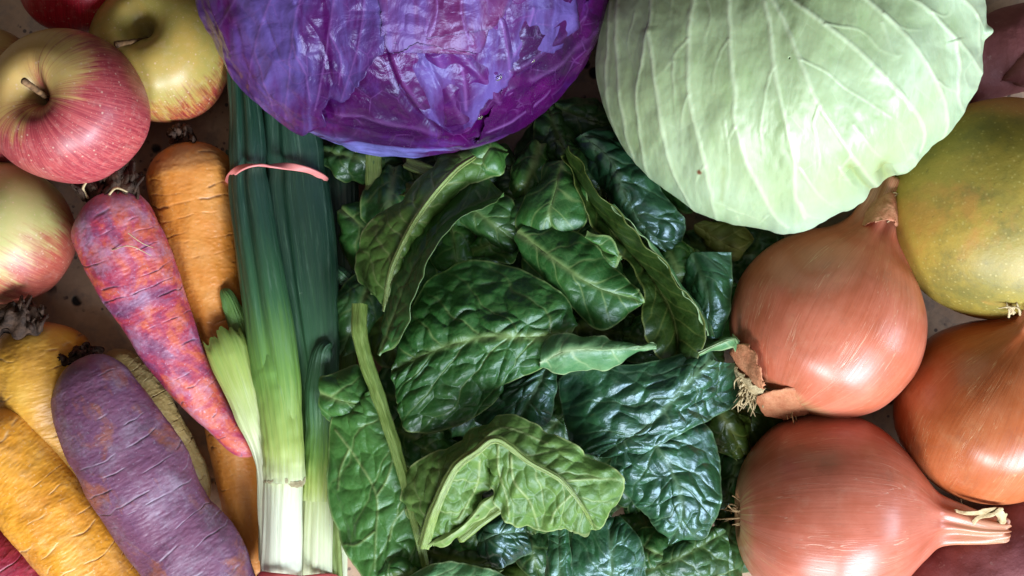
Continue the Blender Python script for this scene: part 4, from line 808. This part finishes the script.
# big blue-green leaf and the crinkled one under it
spinach(z2([(700, 280, 60), (688, 330, 58), (725, 390, 58), (770, 430, 56), (830, 494, 52)]), z2([(770, 230, 68), (815, 290, 68), (850, 360, 66), (860, 440, 62), (832, 496, 52)]), z2([(900, 190, 62), (945, 260, 60), (955, 380, 58), (915, 480, 54), (834, 496, 52)]), 'blue', 'crinkled blue shining spinach leaf in front of the pink onion', .05, puff=2.3, cell=11, vstep=15, nt=190, ns=120)
spinach(z2([(960, 40, 62), (860, 50, 66), (760, 70, 70), (650, 76, 68), (572, 100, 60), (575, 180, 58), (605, 262, 58), (660, 290, 60)]), z2([(935, 60, 70), (880, 110, 72), (830, 165, 72), (780, 218, 71), (720, 258, 68), (665, 290, 60)]), z2([(1005, 70, 52), (1000, 150, 50), (935, 200, 62), (880, 225, 68), (790, 268, 67), (668, 294, 60)]), 'blue', 'large glossy blue green spinach leaf with a brown midrib', .0, puff=2.1, cell=10, vstep=17, nt=200, ns=140, mid=1.2)
# main savoy leaf and its neighbour
spinach(z1([(440, 570, 58), (395, 640, 58), (370, 690, 54), (430, 710, 52), (500, 705, 50)]), z1([(545, 555, 60), (510, 620, 62), (480, 680, 58), (500, 708, 50)]), z1([(560, 560, 56), (557, 630, 58), (540, 690, 52), (502, 708, 50)]), 'blue', 'blue shimmering spinach flap under the big crinkled leaf', .1, puff=1.7)
spinach(z1([(608, 455, 66), (585, 400, 68), (520, 355, 68), (450, 322, 66), (350, 312, 62), (255, 365, 60), (200, 480, 58), (176, 570, 56)]), z1([(600, 482, 70), (500, 492, 76), (400, 492, 76), (300, 515, 72), (230, 545, 66), (178, 575, 56)]), z1([(560, 520, 66), (535, 560, 68), (440, 600, 68), (412, 650, 66), (320, 705, 60), (210, 718, 56), (185, 650, 56), (178, 580, 56)]), 'mid', 'big deeply crinkled spinach leaf with a yellow midrib in the middle of the heap', -.12, puff=2.7, cell=10.5, vstep=16, nt=240, ns=180, bulge=3, mid=1.5)
# dark upper leaves
spinach(z1([(540, 85, 56), (485, 165, 60), (465, 225, 60), (500, 262, 58), (560, 252, 58)]), z1([(575, 70, 62), (560, 140, 68), (545, 200, 68), (560, 252, 60)]), z1([(605, 90, 60), (632, 150, 64), (638, 210, 64), (610, 240, 62), (562, 252, 60)]), 'mid', 'smooth matt green spinach leaf overlapping the pointed one', -.05, puff=.4, bulge=1.5)
spinach(z1([(505, 228, 60), (615, 242, 66), (690, 310, 68), (760, 385, 66), (769, 405, 64)]), z1([(470, 240, 62), (560, 310, 70), (660, 375, 72), (769, 405, 64)]), z1([(468, 270, 58), (510, 330, 62), (580, 400, 66), (655, 469, 64), (715, 455, 64), (769, 407, 64)]), 'mid', 'smooth pointed spinach leaf with its tip aimed at the rosy onion', -.12, puff=.6, cell=9, bulge=1.5, nt=180, ns=120)
spinach(z1([(635, 246, 68), (690, 252, 68), (714, 290, 66)]), z1([(630, 250, 66), (670, 285, 64), (712, 300, 64)]), z1([(625, 262, 64), (660, 312, 62), (695, 333, 66), (716, 298, 66)]), 'mid', 'little cupped spinach leaf behind the pointed one', .1, puff=.6)
spinach(z1([(575, 60, 68), (612, 140, 70), (650, 235, 66), (720, 300, 62), (770, 390, 64), (768, 450, 68), (800, 530, 68), (845, 566, 66)]), z1([(582, 55, 64), (640, 165, 58), (710, 260, 58), (780, 340, 58), (830, 420, 60), (850, 490, 62), (850, 560, 64)]), z1([(588, 38, 84), (640, 112, 90), (690, 182, 92), (745, 245, 90), (795, 285, 88), (855, 370, 84), (895, 430, 80), (916, 490, 76), (900, 545, 70)]), 'olive', 'long folded spinach leaf standing on edge, its rounded olive end towards the rosy onion', -.1, puff=.6, bulge=1.0, nt=220, ns=110)
spinach(z1([(690, 178, 90), (745, 243, 89), (795, 283, 87), (855, 368, 83), (897, 430, 79), (917, 490, 75)]), z1([(700, 182, 86), (752, 244, 85), (806, 288, 82), (868, 375, 77), (905, 432, 74), (920, 490, 72)]), z1([(706, 190, 70), (760, 256, 68), (820, 310, 66), (880, 400, 62), (912, 450, 60), (925, 495, 60)]), 'teal', 'narrow pale back of the long folded spinach leaf, along its ridge', -.25, puff=.4, bulge=.6)
spinach(z1([(530, 498, 76), (562, 484, 78), (640, 490, 78), (740, 500, 74), (800, 512, 70)]), z1([(524, 556, 78), (590, 525, 83), (690, 522, 82), (800, 516, 72)]), z1([(520, 562, 72), (580, 575, 72), (680, 563, 72), (770, 530, 70), (800, 518, 70)]), 'teal', 'pale green curled spinach leaf lying crosswise on top', .0, puff=.5, bulge=1.2, vstep=16)
spinach(z1([(905, 520, 70), (955, 492, 72), (990, 488, 72), (998, 505, 68)]), z1([(900, 532, 72), (950, 508, 75), (985, 498, 74), (994, 512, 66)]), z1([(908, 545, 68), (950, 525, 70), (978, 512, 70), (988, 530, 62)]), 'teal', 'slim curled spinach tip hooking against the rosy onion', -.05, puff=.3, bulge=.5)
spinach(z1([(300, 62, 60), (345, 22, 62), (400, 15, 60), (440, 50, 54)]), z1([(380, 80, 66), (395, 55, 68), (410, 40, 66), (440, 55, 56)]), z1([(400, 112, 62), (430, 105, 62), (440, 90, 60), (441, 60, 56)]), 'mid', 'curled spinach leaf tip touching the underside of the red cabbage', .1, puff=.6)
spinach(z1([(152, 395, 46), (92, 370, 44), (88, 295, 46), (128, 215, 50), (200, 160, 56), (290, 75, 60), (360, 40, 60), (410, 55, 58)]), z1([(155, 425, 58), (172, 330, 64), (212, 240, 68), (258, 168, 70), (322, 95, 70), (385, 58, 66), (415, 65, 60)]), z1([(158, 428, 56), (185, 335, 58), (228, 255, 60), (285, 190, 62), (350, 130, 62), (432, 102, 60), (436, 80, 58)]), 'pale', 'spinach leaf turned over to show its long pale midrib, under the red cabbage', -.12, puff=1.3, cell=9, bulge=2.5, nt=190, ns=110,
        stalk=s1([(153, 432, 60, 1.6), (170, 335, 67, 2.2), (212, 242, 71.5, 2.6), (258, 170, 73.5, 2.8), (322, 97, 73, 2.6), (372, 62, 69, 1.8)]))
spinach(z1([(142, 535, 60), (150, 450, 62), (180, 360, 62), (225, 262, 62), (290, 185, 62), (375, 112, 60), (438, 150, 60)]), z1([(140, 536, 66), (176, 450, 68), (212, 345, 70), (262, 265, 70), (340, 190, 68), (436, 152, 62)]), z1([(142, 537, 64), (195, 500, 72), (230, 400, 80), (268, 285, 84), (335, 212, 80), (400, 182, 74), (439, 152, 64)]), 'dark', 'narrow folded spinach leaf with a bright pale margin, in the upper left of the heap', .12, puff=.9, bulge=.8, nt=200, ns=110, ripple=.7)
# the overturned bent leaf
spinach(z2([(235, 430, 58), (204, 390, 60), (203, 325, 62), (290, 278, 70), (430, 196, 80), (540, 228, 80), (640, 285, 78), (705, 325, 74), (720, 370, 72), (690, 430, 70), (655, 464, 66)]), z2([(250, 490, 64), (276, 410, 74), (318, 322, 82), (420, 252, 90), (500, 305, 88), (575, 348, 84), (625, 410, 78), (655, 465, 66)]), z2([(262, 500, 66), (335, 470, 70), (392, 385, 70), (410, 320, 72), (424, 360, 76), (440, 430, 74), (515, 472, 72), (600, 456, 70), (655, 467, 66)]), 'pale', 'overturned light green spinach leaf bent sharply at its stalk, near the bottom', .0, puff=2.1, cell=9, ripple=2.8, vstep=17, nt=260, ns=150, bulge=1.5,
        stalk=s2([(248, 505, 64, 6.2), (262, 455, 71, 6.0), (278, 408, 78, 5.5), (320, 322, 86, 4.6), (372, 280, 91, 4.0), (422, 252, 93.5, 3.6), (500, 306, 91, 2.6), (572, 347, 87, 1.8), (622, 408, 81, 1.0), (650, 458, 69, .5)]), veins=v2([(425, 262), (425, 320), (445, 390), (450, 440)], [(572, 350), (640, 345), (705, 345)], [(455, 290), (462, 350), (500, 400), (520, 460)], [(380, 300), (372, 360), (330, 440)], [(330, 320), (350, 300), (430, 225), (540, 260)], [(600, 380), (560, 420), (550, 450)]))
spinach(z2([(240, 505, 62), (262, 500, 68), (330, 462, 74), (385, 405, 76), (425, 370, 72)]), z2([(248, 504, 64), (290, 490, 70), (350, 450, 75), (398, 400, 75), (428, 372, 72)]), z2([(255, 510, 62), (310, 492, 68), (372, 450, 70), (410, 410, 70), (432, 385, 70)]), 'pale', 'narrow rolled spinach margin beside the bent stalk', .2, puff=.3, bulge=.6)
# left leaf with the long stalk
spinach(z2([(5, 110, 50), (40, 88, 52), (90, 72, 52), (118, 110, 50)]), z2([(0, 140, 52), (50, 160, 56), (90, 168, 56), (125, 172, 52)]), z2([(10, 190, 46), (50, 220, 48), (100, 215, 48), (128, 180, 50)]), 'mid', 'dark spinach leaf with a white vein between green onions and the long stalk', .1, puff=1.4)
spinach(z2([(110, 165, 52), (32, 206, 48), (22, 300, 46), (24, 390, 46), (45, 480, 48), (95, 570, 50), (150, 610, 50), (230, 580, 50)]), z2([(125, 130, 58), (150, 205, 58), (178, 280, 58), (200, 350, 57), (215, 410, 56), (228, 465, 55), (240, 520, 54), (252, 570, 52)]), z2([(130, 130, 58), (156, 205, 58), (186, 280, 58), (208, 350, 57), (224, 410, 56), (238, 465, 55), (252, 520, 54), (260, 570, 52)]), 'mid', 'broad spinach leaf spread to the left of a long thick stalk', .22, puff=1.7, cell=9.5, nt=240, ns=180, bulge=3, vstep=19,
        stalk=s2([(94, -70, 60, 7.6), (92, -20, 62, 7.6), (98, 25, 62, 7.4), (112, 78, 62, 7), (135, 140, 62, 6.6), (165, 230, 62, 6), (190, 310, 61, 5.6), (212, 390, 60, 5.2), (232, 470, 59, 4.6), (252, 560, 56, 4.0)]), veins=v2([(38, 228), (90, 300), (135, 385), (133, 480), (130, 560)], [(135, 385), (160, 345), (176, 290)], [(165, 490), (178, 445), (212, 405)], [(70, 275), (50, 320), (44, 370)], [(130, 470), (90, 500), (60, 500)]), stone=.02)
# smaller background leaves one can still see
BG = [(540, 150, 34, 60, -1.2, 'dark'), (520, 205, 44, 70, .5, 'dark'), (560, 140, 40, 60, 1.2, 'dark'), (590, 120, 40, 60, .3, 'dark'), (655, 270, 44, 60, 1.0, 'dark'), (480, 240, 40, 70, .2, 'dark'), (440, 225, 44, 60, 2.0, 'dark'),
      (600, 330, 46, 70, .1, 'olive'), (690, 290, 40, 60, 1.4, 'dark'), (425, 240, 40, 50, 1.0, 'mid'), (560, 420, 36, 70, 2.4, 'dark'), (420, 440, 44, 60, .4, 'mid'), (395, 470, 40, 55, 1.0, 'olive'), (460, 560, 44, 70, .2, 'olive'), (530, 545, 40, 60, 1.3, 'dark'),
      (650, 545, 36, 70, .7, 'dark'), (720, 560, 34, 60, 1.9, 'dark'), (725, 430, 34, 50, 1.2, 'olive'), (380, 230, 30, 60, 1.2, 'dark'), (500, 165, 40, 55, .2, 'dark'), (620, 150, 34, 70, .9, 'dark'), (720, 250, 30, 50, .2, 'dark'), (385, 330, 34, 55, 1.3, 'olive'), (645, 340, 48, 50, .2, 'dark'),
      (610, 470, 40, 80, .5, 'dark'), (470, 470, 36, 80, .1, 'dark'), (480, 330, 40, 90, .3, 'dark'), (560, 300, 40, 90, 1.3, 'dark'), (640, 400, 40, 90, .5, 'dark'), (400, 540, 34, 80, 1.2, 'dark'), (590, 560, 34, 80, 1.2, 'dark'), (660, 480, 34, 80, 2.2, 'dark'), (460, 400, 34, 90, 2.2, 'dark'), (440, 180, 34, 60, .7, 'olive'), (700, 340, 36, 60, 1.0, 'dark')]
BG += [(470, 205, 50, 60, .6, 'mid'), (500, 240, 50, 55, -.4, 'mid'), (530, 175, 48, 55, 1.9, 'mid'), (480, 178, 46, 50, 2.6, 'dark'), (455, 250, 48, 52, 1.4, 'mid'), (545, 262, 48, 50, .9, 'mid'), (575, 165, 50, 50, 1.0, 'dark'), (525, 215, 54, 46, 2.3, 'dark'),
       (435, 195, 48, 48, .2, 'olive'), (390, 200, 40, 55, 1.7, 'mid'), (600, 270, 50, 50, .6, 'mid'), (560, 395, 50, 55, 1.3, 'mid'), (440, 455, 50, 50, .3, 'mid'), (500, 440, 52, 48, 2.7, 'mid'), (675, 265, 48, 46, 1.2, 'mid'), (710, 390, 40, 52, 1.5, 'mid'), (465, 535, 46, 50, .5, 'mid'), (540, 505, 50, 46, 1.8, 'mid'), (660, 555, 44, 60, .4, 'mid'), (415, 280, 44, 50, 1.6, 'mid')]
for gy in range(6):
    for gx in range(6):
        BG.append((372 + gx * 68 + random.uniform(-20, 20) + (gy % 2) * 20, 175 + gy * 78 + random.uniform(-18, 18), random.uniform(22, 36), random.uniform(65, 95), random.uniform(0, 3.1), random.choice(['dark', 'mid', 'dark', 'olive'])))
for i, (x, y, z, ln, an, kd) in enumerate(BG):
    d = np.array([math.cos(an), math.sin(an)]); n_ = np.array([-d[1], d[0]]); w = ln * random.uniform(.34, .5)
    def pt(t, s, dz): q = np.array([x, y]) + d * ln * (t - .5) * 1.2 + n_ * w * s; return (q[0], q[1], z + dz)
    zz = [random.uniform(-8, 2) for _ in range(6)]
    spinach([pt(0, -.15, -4), pt(.25, -.85, zz[0]), pt(.55, -1, zz[1]), pt(.85, -.6, zz[2]), pt(1, 0, -4)], [pt(0, 0, -2), pt(.35, 0, 4), pt(.7, 0, 5), pt(1, 0, -4)], [pt(0, .15, -4), pt(.25, .85, zz[3]), pt(.55, 1, zz[4]), pt(.85, .6, zz[5]), pt(1, .02, -4)],
            kd, 'spinach leaf deep in the heap, mostly covered by the leaves above', random.uniform(-.1, .12), nt=90, ns=60, puff=random.uniform(.9, 1.7), cell=7, ripple=2.2)
stalk_thing([(374, 152, 36, 9), (374, 180, 36, 9), (372, 215, 34, 8)], 'pale upright spinach stalk under the edge of the red cabbage', .12)
stalk_thing([(406, 162, 44, 7), (420, 168, 46, 7), (440, 176, 44, 6)], 'cut pale spinach stalk lying crosswise below the red cabbage', .22)
stalk_thing([(398, 170, 38, 5), (395, 195, 40, 6), (392, 220, 40, 6)], 'dark green spinach stalk between the two pale ones', -.15)
stalk_thing([(457, 538, 64, 8), (475, 522, 66, 8.5), (496, 508, 66, 8), (506, 500, 64, 8)], 'broad green spinach stalk crossing under the overturned leaf', .05)
stalk_thing([(326, 470, 20, 6), (334, 530, 26, 6), (338, 600, 26, 6)], 'whitish stalk between the green onion ends and the spinach', .3)

# ------------------------------------------------------------------ light: two windows and the room's dim bounce
wd = bpy.data.worlds.new('World'); SC.world = wd; wd.use_nodes = True
bg = wd.node_tree.nodes['Background']; bg.inputs[0].default_value = (.80, .86, 1.0, 1); bg.inputs[1].default_value = .03
def area(name, loc, target, sx, sy, watts, col):
    l = bpy.data.lights.new(name, 'AREA'); l.shape = 'RECTANGLE'; l.size = sx; l.size_y = sy; l.energy = watts; l.color = col
    o = bpy.data.objects.new(name, l); COL.objects.link(o); o.location = loc
    o.rotation_euler = (Vector(target) - Vector(loc)).to_track_quat('-Z', 'Y').to_euler()
area('window_light', (.62, -.98, .72), (0, 0, .05), .66, .52, 28, (.76, .87, 1.0))
area('window_light', (-.15, -1.15, .80), (-.1, 0, .05), .36, .36, 15, (.88, .94, 1.0))
area('window_light', (1.15, -.22, .50), (0, 0, .05), .40, .40, 6, (.72, .84, 1.0))
area('ceiling_bounce', (-.1, .2, 1.9), (0, 0, 0), 1.2, 1.2, 3.0, (1.0, .90, .76))

cam = bpy.data.cameras.new('camera'); co = bpy.data.objects.new('camera', cam); COL.objects.link(co)
co.location = (0, 0, H); co.rotation_euler = (0, 0, 0); cam.sensor_width = 36; cam.lens = 36 * .69 / .461; cam.clip_start = .01; cam.clip_end = 20
SC.camera = co
SC.view_settings.view_transform = 'Standard'; SC.view_settings.look = 'None'; SC.view_settings.exposure = .27; SC.view_settings.gamma = 1
SC.view_settings.use_curve_mapping = False
